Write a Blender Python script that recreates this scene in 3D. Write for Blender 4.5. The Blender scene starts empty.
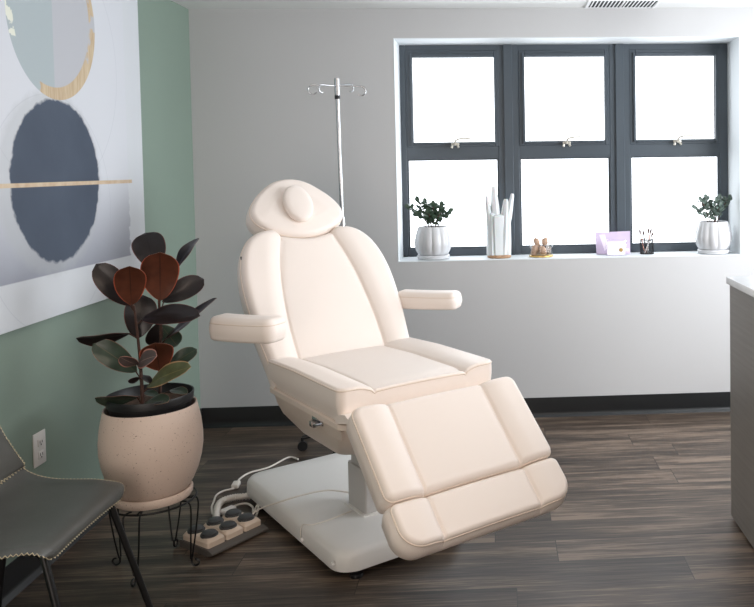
import bpy, bmesh, math, random
import numpy as np
from mathutils import Vector, Matrix, Euler

C = bpy.context.scene.collection
PI = math.pi
rnd = random.Random(7)

# ------------------------------------------------------------------ camera
F, PX, PY = 820.0, 544.445, 197.769
yaw, pitch, roll, camh = 0.0582, 0.0376, -0.0145, 1.5014
cam_d = bpy.data.cameras.new('camera')
cam = bpy.data.objects.new('camera', cam_d)
C.objects.link(cam)
cam_d.sensor_fit = 'HORIZONTAL'
cam_d.sensor_width = 36
cam_d.lens = F * 36 / 754
cam_d.shift_x = (377 - PX) / 754
cam_d.shift_y = (PY - 303.5) / 754
fw = Vector((math.sin(yaw) * math.cos(pitch), math.cos(yaw) * math.cos(pitch), -math.sin(pitch)))
rt = Vector((math.cos(yaw), -math.sin(yaw), 0))
up = rt.cross(fw)
rt2 = math.cos(roll) * rt + math.sin(roll) * up
up2 = -math.sin(roll) * rt + math.cos(roll) * up
M = Matrix((rt2, up2, -fw)).transposed().to_4x4()
M.translation = (0, 0, camh)
cam.matrix_world = M
cam_d.clip_start = 0.05
bpy.context.scene.camera = cam

# ------------------------------------------------------------------ world + lights
WORLD_STRENGTH = 3.8
w = bpy.data.worlds.new('world')
bpy.context.scene.world = w
w.use_nodes = True
bg = w.node_tree.nodes['Background']
bg.inputs[0].default_value = (0.90, 0.95, 1.0, 1)
bg.inputs[1].default_value = WORLD_STRENGTH

def area(name, loc, rot, sx, sy, power, col, portal=False):
    d = bpy.data.lights.new(name, 'AREA')
    d.shape = 'RECTANGLE'
    d.size, d.size_y = sx, sy
    d.energy = power
    d.color = col
    if portal:
        d.cycles.is_portal = True
    o = bpy.data.objects.new(name, d)
    o.location = loc
    o.rotation_euler = rot
    C.objects.link(o)
    return o

YR_ = -1.3          # rear wall y
RW = 2.35           # right wall x
HC = 2.44           # ceiling height
area('portal_back', (0.44, 5.26, 1.61), (-PI / 2, 0, 0), 2.1, 1.36, 1, (1, 1, 1), True)
area('portal_right', (RW + 0.2, 3.55, 1.45), (0, PI / 2, 0), 1.9, 2.4, 1, (1, 1, 1), True)
# daylight entering the big opening of the right wall, and two warm fill lamps added out of view
area('daylight_right', (RW + 0.12, 3.45, 1.45), (0, PI / 2, 0), 1.6, 2.1, 58, (0.95, 0.97, 1.0))
area('warm_fill_ceiling', (0.3, 1.2, HC - 0.03), (0, 0, 0), 1.2, 0.6, 16, (1.0, 0.78, 0.62))  # added warm fill just under the ceiling, stands for no known fixture
area('warm_fill_rear', (-0.9, YR_ + 0.03, 1.15), (PI / 2, 0, 0), 1.3, 2.0, 38, (1.0, 0.87, 0.79))  # added low warm fill for chair base and floor, the wall has no door

vs = bpy.context.scene.view_settings
vs.view_transform = 'Standard'
vs.look = 'None'
vs.gamma = 1
vs.use_curve_mapping = False
vs.exposure = 0.08
cy = bpy.context.scene.cycles
cy.max_bounces = 8
cy.diffuse_bounces = 5
cy.transparent_max_bounces = 12

# ------------------------------------------------------------------ node helpers
def new_mat(name):
    m = bpy.data.materials.new(name)
    m.use_nodes = True
    nt = m.node_tree
    b = nt.nodes['Principled BSDF']
    return m, nt, b

def srgb(r, g, b):
    def f(c):
        c /= 255
        return c / 12.92 if c <= 0.04045 else ((c + 0.055) / 1.055) ** 2.4
    return (f(r), f(g), f(b), 1)

def plain(name, col, rough=0.5, metal=0.0, noise=0.0, nscale=40, bump=0.0, bscale=200, spec=0.5, coat=0.0):
    m, nt, b = new_mat(name)
    b.inputs['Base Color'].default_value = col
    b.inputs['Roughness'].default_value = rough
    b.inputs['Metallic'].default_value = metal
    b.inputs['Specular IOR Level'].default_value = spec
    b.inputs['Coat Weight'].default_value = coat
    tc = nt.nodes.new('ShaderNodeTexCoord')
    if noise:
        n = nt.nodes.new('ShaderNodeTexNoise')
        n.inputs['Scale'].default_value = nscale
        n.inputs['Detail'].default_value = 5
        nt.links.new(tc.outputs['Object'], n.inputs['Vector'])
        r = nt.nodes.new('ShaderNodeValToRGB')
        r.color_ramp.elements[0].position = 0.3
        r.color_ramp.elements[1].position = 0.7
        r.color_ramp.elements[0].color = tuple(c * (1 - noise) for c in col[:3]) + (1,)
        r.color_ramp.elements[1].color = tuple(min(1, c * (1 + noise)) for c in col[:3]) + (1,)
        nt.links.new(n.outputs[0], r.inputs[0])
        nt.links.new(r.outputs[0], b.inputs['Base Color'])
    if bump:
        n = nt.nodes.new('ShaderNodeTexNoise')
        n.inputs['Scale'].default_value = bscale
        n.inputs['Detail'].default_value = 3
        nt.links.new(tc.outputs['Object'], n.inputs['Vector'])
        bp = nt.nodes.new('ShaderNodeBump')
        bp.inputs['Strength'].default_value = bump
        bp.inputs['Distance'].default_value = 0.002
        nt.links.new(n.outputs[0], bp.inputs['Height'])
        nt.links.new(bp.outputs[0], b.inputs['Normal'])
    return m

def glass_mat(name, tint=(1, 1, 1, 1), refl=0.08):
    m = bpy.data.materials.new(name)
    m.use_nodes = True
    nt = m.node_tree
    nt.nodes.remove(nt.nodes['Principled BSDF'])
    out = nt.nodes['Material Output']
    t = nt.nodes.new('ShaderNodeBsdfTransparent')
    t.inputs[0].default_value = tint
    g = nt.nodes.new('ShaderNodeBsdfGlossy')
    g.inputs['Roughness'].default_value = 0.03
    lw = nt.nodes.new('ShaderNodeLayerWeight')
    lw.inputs[0].default_value = 0.5
    pw = nt.nodes.new('ShaderNodeMath'); pw.operation = 'POWER'; pw.inputs[1].default_value = 4
    nt.links.new(lw.outputs['Facing'], pw.inputs[0])
    fr = nt.nodes.new('ShaderNodeMath'); fr.operation = 'MULTIPLY_ADD'; fr.inputs[1].default_value = 0.4; fr.inputs[2].default_value = 0.04
    nt.links.new(pw.outputs[0], fr.inputs[0])
    mx = nt.nodes.new('ShaderNodeMixShader')
    nt.links.new(fr.outputs[0], mx.inputs[0])
    nt.links.new(t.outputs[0], mx.inputs[1])
    nt.links.new(g.outputs[0], mx.inputs[2])
    nt.links.new(mx.outputs[0], out.inputs[0])
    return m

MT = {}
MT['wall'] = plain('wall_paint', srgb(193, 193, 194), 0.7, bump=0.15, bscale=260)
MT['reveal'] = plain('reveal_paint', srgb(222, 227, 230), 0.6)
MT['green'] = plain('green_wall_paint', srgb(134, 152, 140), 0.6, bump=0.2, bscale=240)
MT['ceiling'] = plain('ceiling_paint', srgb(226, 227, 226), 0.8)
MT['rubber'] = plain('black_rubber', srgb(22, 24, 26), 0.32)
MT['frame'] = plain('slate_frame', srgb(68, 77, 85), 0.42, noise=0.06, nscale=300)
MT['glass'] = glass_mat('clear_glass')
MT['cream'] = plain('cream_leatherette', srgb(242, 231, 223), 0.40, bump=0.25, bscale=900, spec=0.4)
MT['piping'] = plain('cream_piping', srgb(232, 217, 203), 0.5)
MT['shell'] = plain('cream_plastic', srgb(222, 208, 196), 0.4)
MT['base'] = plain('white_base_plastic', srgb(234, 232, 229), 0.35)
MT['column'] = plain('grey_column', srgb(190, 188, 186), 0.4)
MT['chrome'] = plain('chrome', (0.55, 0.56, 0.58, 1), 0.18, 1.0)
MT['black'] = plain('black_plastic', srgb(24, 24, 26), 0.4)
MT['blackmetal'] = plain('black_metal', srgb(26, 26, 27), 0.38, 0.3)
MT['grey_leather'] = plain('grey_leather', srgb(84, 85, 82), 0.34, noise=0.12, nscale=9, bump=0.4, bscale=350)
MT['thread'] = plain('cream_thread', srgb(222, 208, 176), 0.7)
MT['ceramic'] = plain('white_glazed_ceramic', srgb(206, 207, 210), 0.22)
MT['soil'] = plain('potting_soil', srgb(74, 54, 40), 0.95, noise=0.5, nscale=90, bump=1.0, bscale=120)
MT['stem'] = plain('plant_stem', srgb(70, 44, 34), 0.6, noise=0.3, nscale=60)
MT['nurserypot'] = plain('black_nursery_pot', srgb(24, 25, 27), 0.45)
MT['white_plastic'] = plain('white_plastic', srgb(232, 230, 228), 0.35)
MT['slot'] = plain('dark_slot', srgb(40, 38, 36), 0.6)
MT['vent'] = plain('white_vent_metal', srgb(232, 233, 234), 0.5)
MT['ventdark'] = plain('vent_duct', srgb(34, 38, 42), 0.8)
MT['counter_top'] = plain('white_quartz', srgb(235, 236, 238), 0.2, noise=0.02, nscale=30)
MT['pedalgrey'] = plain('grey_pedal_plate', srgb(92, 88, 84), 0.5)
MT['pedalbeige'] = plain('beige_pedal_plastic', srgb(222, 205, 188), 0.45)
MT['button'] = plain('charcoal_button', srgb(66, 68, 70), 0.5)
MT['cord'] = plain('white_cord', srgb(232, 226, 218), 0.5)
MT['crystal'] = plain('white_selenite', srgb(212, 216, 218), 0.45, bump=0.5, bscale=60)
MT['crystal'].node_tree.nodes['Principled BSDF'].inputs['Subsurface Weight'].default_value = 0.15
MT['wood'] = plain('brown_wood', srgb(168, 132, 100), 0.6, noise=0.3, nscale=70)
MT['gold'] = plain('gold_trim', srgb(214, 180, 110), 0.3, 0.9)
MT['stone'] = plain('tan_stone', srgb(178, 148, 126), 0.7, noise=0.25, nscale=60)
MT['stone2'] = plain('grey_stone', srgb(150, 140, 134), 0.7, noise=0.25, nscale=60)
MT['lilac'] = plain('lilac_card', srgb(204, 188, 214), 0.4, noise=0.06, nscale=14)
MT['paleprint'] = plain('pale_print', srgb(238, 228, 242), 0.4)
MT['bristle'] = plain('dark_bristle', srgb(88, 66, 60), 0.8)
MT['pink'] = plain('rose_handle', srgb(214, 158, 142), 0.35, 0.4)
MT['whitehandle'] = plain('white_handle', srgb(228, 226, 224), 0.3)
MT['handle'] = plain('pale_metal_handle', srgb(196, 192, 182), 0.35, 0.5)
MT['smallleaf'] = plain('dark_green_leaf', srgb(58, 78, 62), 0.35, noise=0.25, nscale=50)
MT['smallleaf2'] = plain('grey_green_leaf', srgb(82, 98, 90), 0.4, noise=0.2, nscale=50)
MT['canvas_side'] = plain('white_canvas_edge', srgb(226, 228, 232), 0.7)

def speckle_pot():
    m, nt, b = new_mat('speckled_blush_ceramic')
    tc = nt.nodes.new('ShaderNodeTexCoord')
    v = nt.nodes.new('ShaderNodeTexNoise')
    v.inputs['Scale'].default_value = 170
    v.inputs['Detail'].default_value = 2
    nt.links.new(tc.outputs['Object'], v.inputs['Vector'])
    r = nt.nodes.new('ShaderNodeValToRGB')
    r.color_ramp.elements[0].position = 0.27
    r.color_ramp.elements[1].position = 0.33
    r.color_ramp.elements[0].color = srgb(140, 112, 96)
    r.color_ramp.elements[1].color = srgb(222, 202, 188)
    nt.links.new(v.outputs[0], r.inputs[0])
    nt.links.new(r.outputs[0], b.inputs['Base Color'])
    b.inputs['Roughness'].default_value = 0.6
    return m
MT['potblush'] = speckle_pot()

def floor_mat():
    m, nt, b = new_mat('dark_wood_planks')
    N = nt.nodes.new; Lk = nt.links.new
    tc = N('ShaderNodeTexCoord')
    br = N('ShaderNodeTexBrick')
    br.offset = 0.0
    br.inputs['Color1'].default_value = (0, 0, 0, 1)
    br.inputs['Color2'].default_value = (1, 1, 1, 1)
    br.inputs['Mortar'].default_value = (0.5, 0.5, 0.5, 1)
    br.inputs['Scale'].default_value = 1
    br.inputs['Mortar Size'].default_value = 0.0016
    br.inputs['Mortar Smooth'].default_value = 0.1
    br.inputs['Brick Width'].default_value = 1.22
    br.inputs['Row Height'].default_value = 0.18
    # every row of planks starts at its own random place
    sx = N('ShaderNodeSeparateXYZ'); Lk(tc.outputs['Object'], sx.inputs[0])
    rw = N('ShaderNodeMath'); rw.operation = 'DIVIDE'; Lk(sx.outputs[1], rw.inputs[0]); rw.inputs[1].default_value = 0.18
    fl = N('ShaderNodeMath'); fl.operation = 'FLOOR'; Lk(rw.outputs[0], fl.inputs[0])
    wn = N('ShaderNodeTexWhiteNoise'); wn.noise_dimensions = '1D'; Lk(fl.outputs[0], wn.inputs['W'])
    sh = N('ShaderNodeMath'); sh.operation = 'MULTIPLY_ADD'; Lk(wn.outputs['Value'], sh.inputs[0]); sh.inputs[1].default_value = 1.22; Lk(sx.outputs[0], sh.inputs[2])
    cb_ = N('ShaderNodeCombineXYZ'); Lk(sh.outputs[0], cb_.inputs[0]); Lk(sx.outputs[1], cb_.inputs[1])
    Lk(cb_.outputs[0], br.inputs['Vector'])
    # per plank offset of the grain
    add = N('ShaderNodeVectorMath'); add.operation = 'MULTIPLY_ADD'
    Lk(br.outputs['Color'], add.inputs[0]); add.inputs[1].default_value = (7, 13, 5)
    Lk(tc.outputs['Object'], add.inputs[2])
    mp = N('ShaderNodeMapping'); mp.inputs['Scale'].default_value = (2.2, 52, 1)
    Lk(add.outputs[0], mp.inputs[0])
    n1 = N('ShaderNodeTexNoise'); n1.inputs['Scale'].default_value = 1.5; n1.inputs['Detail'].default_value = 8; n1.inputs['Roughness'].default_value = 0.65
    Lk(mp.outputs[0], n1.inputs['Vector'])
    mp2 = N('ShaderNodeMapping'); mp2.inputs['Scale'].default_value = (1.1, 11, 1)
    Lk(add.outputs[0], mp2.inputs[0])
    n2 = N('ShaderNodeTexNoise'); n2.inputs['Scale'].default_value = 1.3; n2.inputs['Detail'].default_value = 4
    Lk(mp2.outputs[0], n2.inputs['Vector'])
    s = N('ShaderNodeMath'); s.operation = 'MULTIPLY_ADD'
    Lk(n2.outputs[0], s.inputs[0]); s.inputs[1].default_value = 0.85
    h = N('ShaderNodeMath'); h.operation = 'MULTIPLY'
    Lk(n1.outputs[0], h.inputs[0]); h.inputs[1].default_value = 0.75
    mp3 = N('ShaderNodeMapping'); mp3.inputs['Scale'].default_value = (5, 150, 1)
    Lk(add.outputs[0], mp3.inputs[0])
    n3 = N('ShaderNodeTexNoise'); n3.inputs['Scale'].default_value = 1.5; n3.inputs['Detail'].default_value = 6
    Lk(mp3.outputs[0], n3.inputs['Vector'])
    h2 = N('ShaderNodeMath'); h2.operation = 'MULTIPLY_ADD'
    Lk(n3.outputs[0], h2.inputs[0]); h2.inputs[1].default_value = 0.55; Lk(h.outputs[0], h2.inputs[2])
    h3 = N('ShaderNodeMath'); h3.operation = 'SUBTRACT'; Lk(h2.outputs[0], h3.inputs[0]); h3.inputs[1].default_value = 0.275
    Lk(h3.outputs[0], s.inputs[2])
    s2 = N('ShaderNodeMath'); s2.operation = 'MULTIPLY_ADD'
    sp = N('ShaderNodeSeparateColor'); Lk(br.outputs['Color'], sp.inputs[0])
    Lk(sp.outputs[0], s2.inputs[0]); s2.inputs[1].default_value = 0.16
    Lk(s.outputs[0], s2.inputs[2])
    r = N('ShaderNodeValToRGB')
    e = r.color_ramp.elements
    e[0].position = 0.58; e[0].color = srgb(38, 32, 27)
    e[1].position = 1.18; e[1].color = srgb(122, 106, 92)
    k = e.new(0.78); k.color = srgb(64, 55, 48)
    k = e.new(0.95); k.color = srgb(94, 81, 70)
    Lk(s2.outputs[0], r.inputs[0])
    mx = N('ShaderNodeMixRGB'); mx.blend_type = 'MIX'
    Lk(br.outputs['Fac'], mx.inputs[0]); Lk(r.outputs[0], mx.inputs[1]); mx.inputs[2].default_value = srgb(40, 36, 34)
    Lk(mx.outputs[0], b.inputs['Base Color'])
    b.inputs['Roughness'].default_value = 0.36
    b.inputs['Specular IOR Level'].default_value = 0.36
    bp = N('ShaderNodeBump'); bp.inputs['Strength'].default_value = 0.35; bp.inputs['Distance'].default_value = 0.002
    Lk(n1.outputs[0], bp.inputs['Height']); Lk(bp.outputs[0], b.inputs['Normal'])
    return m
MT['floor'] = floor_mat()

def laminate():
    m, nt, b = new_mat('grey_laminate')
    N = nt.nodes.new; Lk = nt.links.new
    tc = N('ShaderNodeTexCoord')
    mp = N('ShaderNodeMapping'); mp.inputs['Scale'].default_value = (2, 2, 60)
    Lk(tc.outputs['Object'], mp.inputs[0])
    n = N('ShaderNodeTexNoise'); n.inputs['Scale'].default_value = 2; n.inputs['Detail'].default_value = 5
    Lk(mp.outputs[0], n.inputs['Vector'])
    r = N('ShaderNodeValToRGB')
    r.color_ramp.elements[0].position = 0.3; r.color_ramp.elements[0].color = srgb(122, 118, 114)
    r.color_ramp.elements[1].position = 0.7; r.color_ramp.elements[1].color = srgb(132, 128, 123)
    Lk(n.outputs[0], r.inputs[0]); Lk(r.outputs[0], b.inputs['Base Color'])
    b.inputs['Roughness'].default_value = 0.4
    return m
MT['laminate'] = laminate()

# leaf materials: brown-red rim by UV
def leaf_mat(name, base, vein, rim, rough, rimw=0.88):
    m, nt, b = new_mat(name)
    N = nt.nodes.new; Lk = nt.links.new
    uv = N('ShaderNodeUVMap')
    sp = N('ShaderNodeSeparateXYZ'); Lk(uv.outputs[0], sp.inputs[0])
    a = N('ShaderNodeMath'); a.operation = 'MULTIPLY_ADD'; Lk(sp.outputs[0], a.inputs[0]); a.inputs[1].default_value = 2; a.inputs[2].default_value = -1
    ab = N('ShaderNodeMath'); ab.operation = 'ABSOLUTE'; Lk(a.outputs[0], ab.inputs[0])
    r = N('ShaderNodeValToRGB')
    e = r.color_ramp.elements
    e[0].position = 0.0; e[0].color = vein
    e[1].position = 1.0; e[1].color = rim
    k = e.new(0.045); k.color = base
    k = e.new(rimw); k.color = base
    k = e.new(min(0.99, rimw + 0.06)); k.color = rim
    Lk(ab.outputs[0], r.inputs[0])
    tc = N('ShaderNodeTexCoord')
    n = N('ShaderNodeTexNoise'); n.inputs['Scale'].default_value = 26; n.inputs['Detail'].default_value = 3
    Lk(tc.outputs['Object'], n.inputs['Vector'])
    mr = N('ShaderNodeMapRange'); mr.inputs[1].default_value = 0.25; mr.inputs[2].default_value = 0.75; mr.inputs[3].default_value = 0.75; mr.inputs[4].default_value = 1.25
    Lk(n.outputs[0], mr.inputs[0])
    mx = N('ShaderNodeVectorMath'); mx.operation = 'SCALE'; Lk(r.outputs[0], mx.inputs[0]); Lk(mr.outputs[0], mx.inputs['Scale'])
    Lk(mx.outputs[0], b.inputs['Base Color'])
    b.inputs['Roughness'].default_value = rough
    b.inputs['Specular IOR Level'].default_value = 0.42
    return m
rim = srgb(176, 96, 84)
MT['leaf_top'] = leaf_mat('rubber_leaf_dark_top', srgb(31, 24, 24), srgb(18, 13, 13), srgb(112, 60, 54), 0.34, 0.94)
MT['leaf_green'] = leaf_mat('rubber_leaf_green_top', srgb(54, 68, 56), srgb(96, 86, 68), srgb(150, 110, 94), 0.3, 0.94)
MT['leaf_under'] = leaf_mat('rubber_leaf_rust_underside', srgb(84, 44, 28), srgb(40, 19, 13), srgb(178, 84, 58), 0.5, 0.92)
MT['leaf_var'] = leaf_mat('rubber_leaf_variegated', srgb(88, 78, 76), srgb(180, 150, 140), srgb(196, 138, 124), 0.35, 0.84)
MT['leaf_mottled'] = leaf_mat('rubber_leaf_mottled', srgb(96, 104, 74), srgb(150, 140, 96), srgb(186, 150, 112), 0.35, 0.86)

# art print (object space: local x along the wall, local z up)
def art_mat():
    m, nt, b = new_mat('abstract_circle_print')
    N = nt.nodes.new; Lk = nt.links.new
    tc = N('ShaderNodeTexCoord')
    sp = N('ShaderNodeSeparateXYZ'); Lk(tc.outputs['Object'], sp.inputs[0])
    Yv, Zv = sp.outputs[1], sp.outputs[2]
    def math_(op, a, bb=None, c=None):
        n = N('ShaderNodeMath'); n.operation = op
        for i, x in enumerate((a, bb, c)):
            if x is None: continue
            if isinstance(x, (int, float)): n.inputs[i].default_value = x
            else: Lk(x, n.inputs[i])
        return n.outputs[0]
    def noise(scale, det=3, vec=None):
        n = N('ShaderNodeTexNoise'); n.inputs['Scale'].default_value = scale; n.inputs['Detail'].default_value = det
        Lk(vec or tc.outputs['Object'], n.inputs['Vector']); return n.outputs[0]
    def rad(y0, z0, ay=1, az=1):
        dy = math_('DIVIDE', math_('SUBTRACT', Yv, y0), ay)
        dz = math_('DIVIDE', math_('SUBTRACT', Zv, z0), az)
        return math_('SQRT', math_('ADD', math_('MULTIPLY', dy, dy), math_('MULTIPLY', dz, dz)))
    def below(v, t, soft=0.002):     # 1 where v<t
        n = N('ShaderNodeMapRange'); n.clamp = True
        Lk(v, n.inputs[0])
        if isinstance(t, (int, float)):
            n.inputs[1].default_value = t + soft; n.inputs[2].default_value = t - soft
        return n.outputs[0]
    def mix(f, a, bb):
        n = N('ShaderNodeMixRGB')
        Lk(f, n.inputs[0])
        for i, x in ((1, a), (2, bb)):
            if isinstance(x, tuple): n.inputs[i].default_value = x
            else: Lk(x, n.inputs[i])
        return n.outputs[0]
    def AND(*a):
        r = a[0]
        for x in a[1:]: r = math_('MULTIPLY', r, x)
        return r
    inv = lambda x: math_('SUBTRACT', 1.0, x)
    nz = noise(4, 6); nf = noise(22, 4)
    col = mix(below(noise(1.6), 0.5, 0.3), srgb(212, 216, 221), srgb(204, 208, 213))
    # faint square field with slightly darker tone, ends before the white right margin
    field = AND(below(Yv, math_ and 3.945), inv(below(Zv, 1.115)))
    col = mix(math_('MULTIPLY', field, 0.5), col, srgb(212, 214, 222))
    # grey wash in the lower half, growing darker downwards
    g = N('ShaderNodeMapRange'); Lk(Zv, g.inputs[0]); g.inputs[1].default_value = 1.50; g.inputs[2].default_value = 1.12; g.inputs[3].default_value = 0.0; g.inputs[4].default_value = 1.0
    edge = math_('ADD', Yv, math_('MULTIPLY', math_('SUBTRACT', nf, 0.5), 0.10))
    col = mix(AND(math_('MULTIPLY', g.outputs[0], 0.95), below(edge, 3.945, 0.004), inv(below(Zv, 1.115))), col, srgb(148, 152, 164))
    # thin pencil circles
    for (y0, z0, rr) in ((3.30, 1.35, 0.46), (3.34, 1.95, 0.52)):
        d = math_('ABSOLUTE', math_('SUBTRACT', rad(y0, z0), rr))
        col = mix(math_('MULTIPLY', below(d, 0.002, 0.001), 0.2), col, srgb(150, 156, 168))
    # pale halo left of and above the navy circle
    r1 = math_('ADD', rad(3.30, 1.468, 1.0, 0.94), math_('MULTIPLY', math_('SUBTRACT', nf, 0.5), 0.05))
    col = mix(math_('MULTIPLY', below(r1, 0.375, 0.02), 0.45), col, srgb(176, 180, 182))
    r2 = math_('ADD', rad(3.335, 1.475, 1.0, 0.98), math_('MULTIPLY', math_('SUBTRACT', nf, 0.5), 0.035))
    navy = mix(nz, srgb(56, 66, 82), srgb(78, 89, 106))
    col = mix(below(r2, 0.325, 0.006), col, navy)
    # upper circle, two-tone with gold lower rim
    ru = rad(3.345, 2.118)
    tone = mix(below(Yv, 3.331, 0.001), srgb(184, 186, 192), srgb(170, 181, 185))
    col = mix(below(ru, 0.325, 0.001), col, tone)
    rin = rad(3.320, 2.140)
    mpg = N('ShaderNodeMapping'); mpg.inputs['Scale'].default_value = (1, 60, 7); Lk(tc.outputs['Object'], mpg.inputs[0])
    gold = mix(noise(1.5, 4, mpg.outputs[0]), srgb(168, 134, 100), srgb(220, 208, 180))
    sel = AND(below(ru, 0.325, 0.001), inv(below(rin, 0.300, 0.002)), inv(below(math_('ADD', Yv, math_('MULTIPLY', nf, 0.06)), 3.26)))
    brk = inv(below(noise(9, 5), 0.40, 0.02))
    col = mix(AND(sel, brk), col, gold)
    # pale strokes at the left rim of the circle
    rl = rad(3.40, 2.10)
    sel = AND(below(ru, 0.325, 0.001), inv(below(rl, 0.335, 0.002)), inv(below(nf, 0.5, 0.02)), inv(below(Zv, 2.0)))
    col = mix(sel, col, srgb(226, 228, 214))
    # gold line
    l = AND(below(math_('ABSOLUTE', math_('SUBTRACT', Zv, 1.462)), 0.008, 0.001), below(Yv, 3.985), inv(below(Yv, 2.80)))
    col = mix(l, col, mix(nf, srgb(176, 140, 104), srgb(226, 214, 190)))
    Lk(col, b.inputs['Base Color'])
    b.inputs['Roughness'].default_value = 0.75
    return m
MT['art'] = art_mat()

# ------------------------------------------------------------------ mesh helpers
def link(o, parent=None):
    C.objects.link(o)
    if parent is not None:
        o.parent = parent
    return o

def mesh_obj(name, bm, mat, parent=None, smooth=True, angle=35):
    me = bpy.data.meshes.new(name)
    bmesh.ops.recalc_face_normals(bm, faces=bm.faces[:])
    bm.to_mesh(me); bm.free()
    mats = mat if isinstance(mat, (list, tuple)) else [mat]
    for q in mats: me.materials.append(q)
    if smooth:
        me.polygons.foreach_set('use_smooth', [True] * len(me.polygons))
        me.set_sharp_from_angle(angle=math.radians(angle))
    return link(bpy.data.objects.new(name, me), parent)

def tag(o, label=None, cat=None, group=None, kind=None):
    if label: o['label'] = label
    if cat: o['category'] = cat
    if group: o['group'] = group
    if kind: o['kind'] = kind
    return o

def empty(name, loc=(0, 0, 0), rz=0, label=None, cat=None, group=None, kind=None):
    o = bpy.data.objects.new(name, None)
    o.location = loc; o.rotation_euler = (0, 0, rz); o.empty_display_size = 0.05
    C.objects.link(o)
    return tag(o, label, cat, group, kind)

def bx(bm, x0, x1, y0, y1, z0, z1, bev=0.0, seg=2, mat=None):
    vs_ = [bm.verts.new((x, y, z)) for z in (z0, z1) for y in (y0, y1) for x in (x0, x1)]
    fs = [bm.faces.new([vs_[i] for i in q]) for q in ((0, 2, 3, 1), (4, 5, 7, 6), (0, 1, 5, 4), (2, 6, 7, 3), (0, 4, 6, 2), (1, 3, 7, 5))]
    geom_v = vs_
    if bev:
        es = list({e for f in fs for e in f.edges})
        r = bmesh.ops.bevel(bm, geom=es, offset=bev, segments=seg, profile=0.5, affect='EDGES')
        geom_v = r['verts']
    if mat is not None:
        M_ = mat
        vv = {v for v in bm.verts if v in set(geom_v)} if bev else set(geom_v)
        bmesh.ops.transform(bm, matrix=M_, verts=list(vv))
    return bm

def box(name, x0, x1, y0, y1, z0, z1, mat, parent=None, bev=0.0, seg=2, rot=None):
    bm = bmesh.new()
    bx(bm, x0, x1, y0, y1, z0, z1, bev, seg)
    if rot is not None:
        bmesh.ops.transform(bm, matrix=rot, verts=bm.verts[:])
    return mesh_obj(name, bm, mat, parent)

def catmull(pts, n=8):
    pts = [Vector(p) for p in pts]
    if len(pts) < 3: return pts
    P = [2 * pts[0] - pts[1]] + pts + [2 * pts[-1] - pts[-2]]
    out = []
    for i in range(1, len(P) - 2):
        a, b, c, d = P[i - 1], P[i], P[i + 1], P[i + 2]
        for k in range(n):
            t = k / n
            out.append(0.5 * ((2 * b) + (c - a) * t + (2 * a - 5 * b + 4 * c - d) * t * t + (3 * b - a - 3 * c + d) * t ** 3))
    out.append(pts[-1])
    return out

def tube(bm, pts, r, seg=8, closed=False, rads=None, cap=True):
    pts = [Vector(p) for p in pts]
    n = len(pts)
    rings = []
    prev = None
    for i, p in enumerate(pts):
        if closed:
            t = pts[(i + 1) % n] - pts[i - 1]
        else:
            t = pts[min(i + 1, n - 1)] - pts[max(i - 1, 0)]
        if t.length < 1e-9: t = Vector((0, 0, 1))
        t.normalize()
        if prev is None:
            a = Vector((0, 0, 1)) if abs(t.z) < 0.9 else Vector((1, 0, 0))
            u = t.cross(a).normalized()
        else:
            u = prev - t * prev.dot(t)
            u = u.normalized() if u.length > 1e-6 else t.orthogonal().normalized()
        prev = u
        v = t.cross(u)
        rr = rads[i] if rads else r
        rings.append([bm.verts.new(p + (u * math.cos(2 * PI * k / seg) + v * math.sin(2 * PI * k / seg)) * rr) for k in range(seg)])
    m = n if closed else n - 1
    for i in range(m):
        a, b = rings[i], rings[(i + 1) % n]
        for k in range(seg):
            bm.faces.new((a[k], a[(k + 1) % seg], b[(k + 1) % seg], b[k]))
    if cap and not closed:
        bm.faces.new(rings[0]); bm.faces.new(rings[-1])
    return bm

def tube_obj(name, pts, r, mat, parent=None, seg=8, closed=False, rads=None):
    return mesh_obj(name, tube(bmesh.new(), pts, r, seg, closed, rads), mat, parent, angle=60)

def lathe(bm, prof, cx=0, cy_=0, seg=48, rf=None):
    rings = []
    for (r, z) in prof:
        if r < 1e-6:
            rings.append([bm.verts.new((cx, cy_, z))])
        else:
            ring = []
            for k in range(seg):
                a = 2 * PI * k / seg
                q = rf(a, r, z) if rf else r
                ring.append(bm.verts.new((cx + q * math.cos(a), cy_ + q * math.sin(a), z)))
            rings.append(ring)
    for a, b in zip(rings, rings[1:]):
        if len(a) == 1 and len(b) == 1: continue
        for k in range(seg):
            k2 = (k + 1) % seg
            if len(a) == 1: bm.faces.new((a[0], b[k], b[k2]))
            elif len(b) == 1: bm.faces.new((a[k], a[k2], b[0]))
            else: bm.faces.new((a[k], a[k2], b[k2], b[k]))
    return bm

def lathe_obj(name, prof, mat, parent=None, seg=48, rf=None, cx=0, cy_=0):
    return mesh_obj(name, lathe(bmesh.new(), prof, cx, cy_, seg, rf), mat, parent, angle=40)

def loft(bm, rings, cap=True):
    R = [[bm.verts.new(p) for p in r] for r in rings]
    n = len(R[0])
    for a, b in zip(R, R[1:]):
        for k in range(n):
            bm.faces.new((a[k], a[(k + 1) % n], b[(k + 1) % n], b[k]))
    if cap:
        bm.faces.new(R[0]); bm.faces.new(list(reversed(R[-1])))
    return bm

def rrect(x0, x1, y0, y1, r, z, n=6):
    out = []
    for (cx, cy_, a0) in ((x1 - r, y1 - r, 0), (x0 + r, y1 - r, PI / 2), (x0 + r, y0 + r, PI), (x1 - r, y0 + r, 1.5 * PI)):
        for k in range(n + 1):
            a = a0 + (PI / 2) * k / n
            out.append((cx + r * math.cos(a), cy_ + r * math.sin(a), z))
    return out

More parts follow.
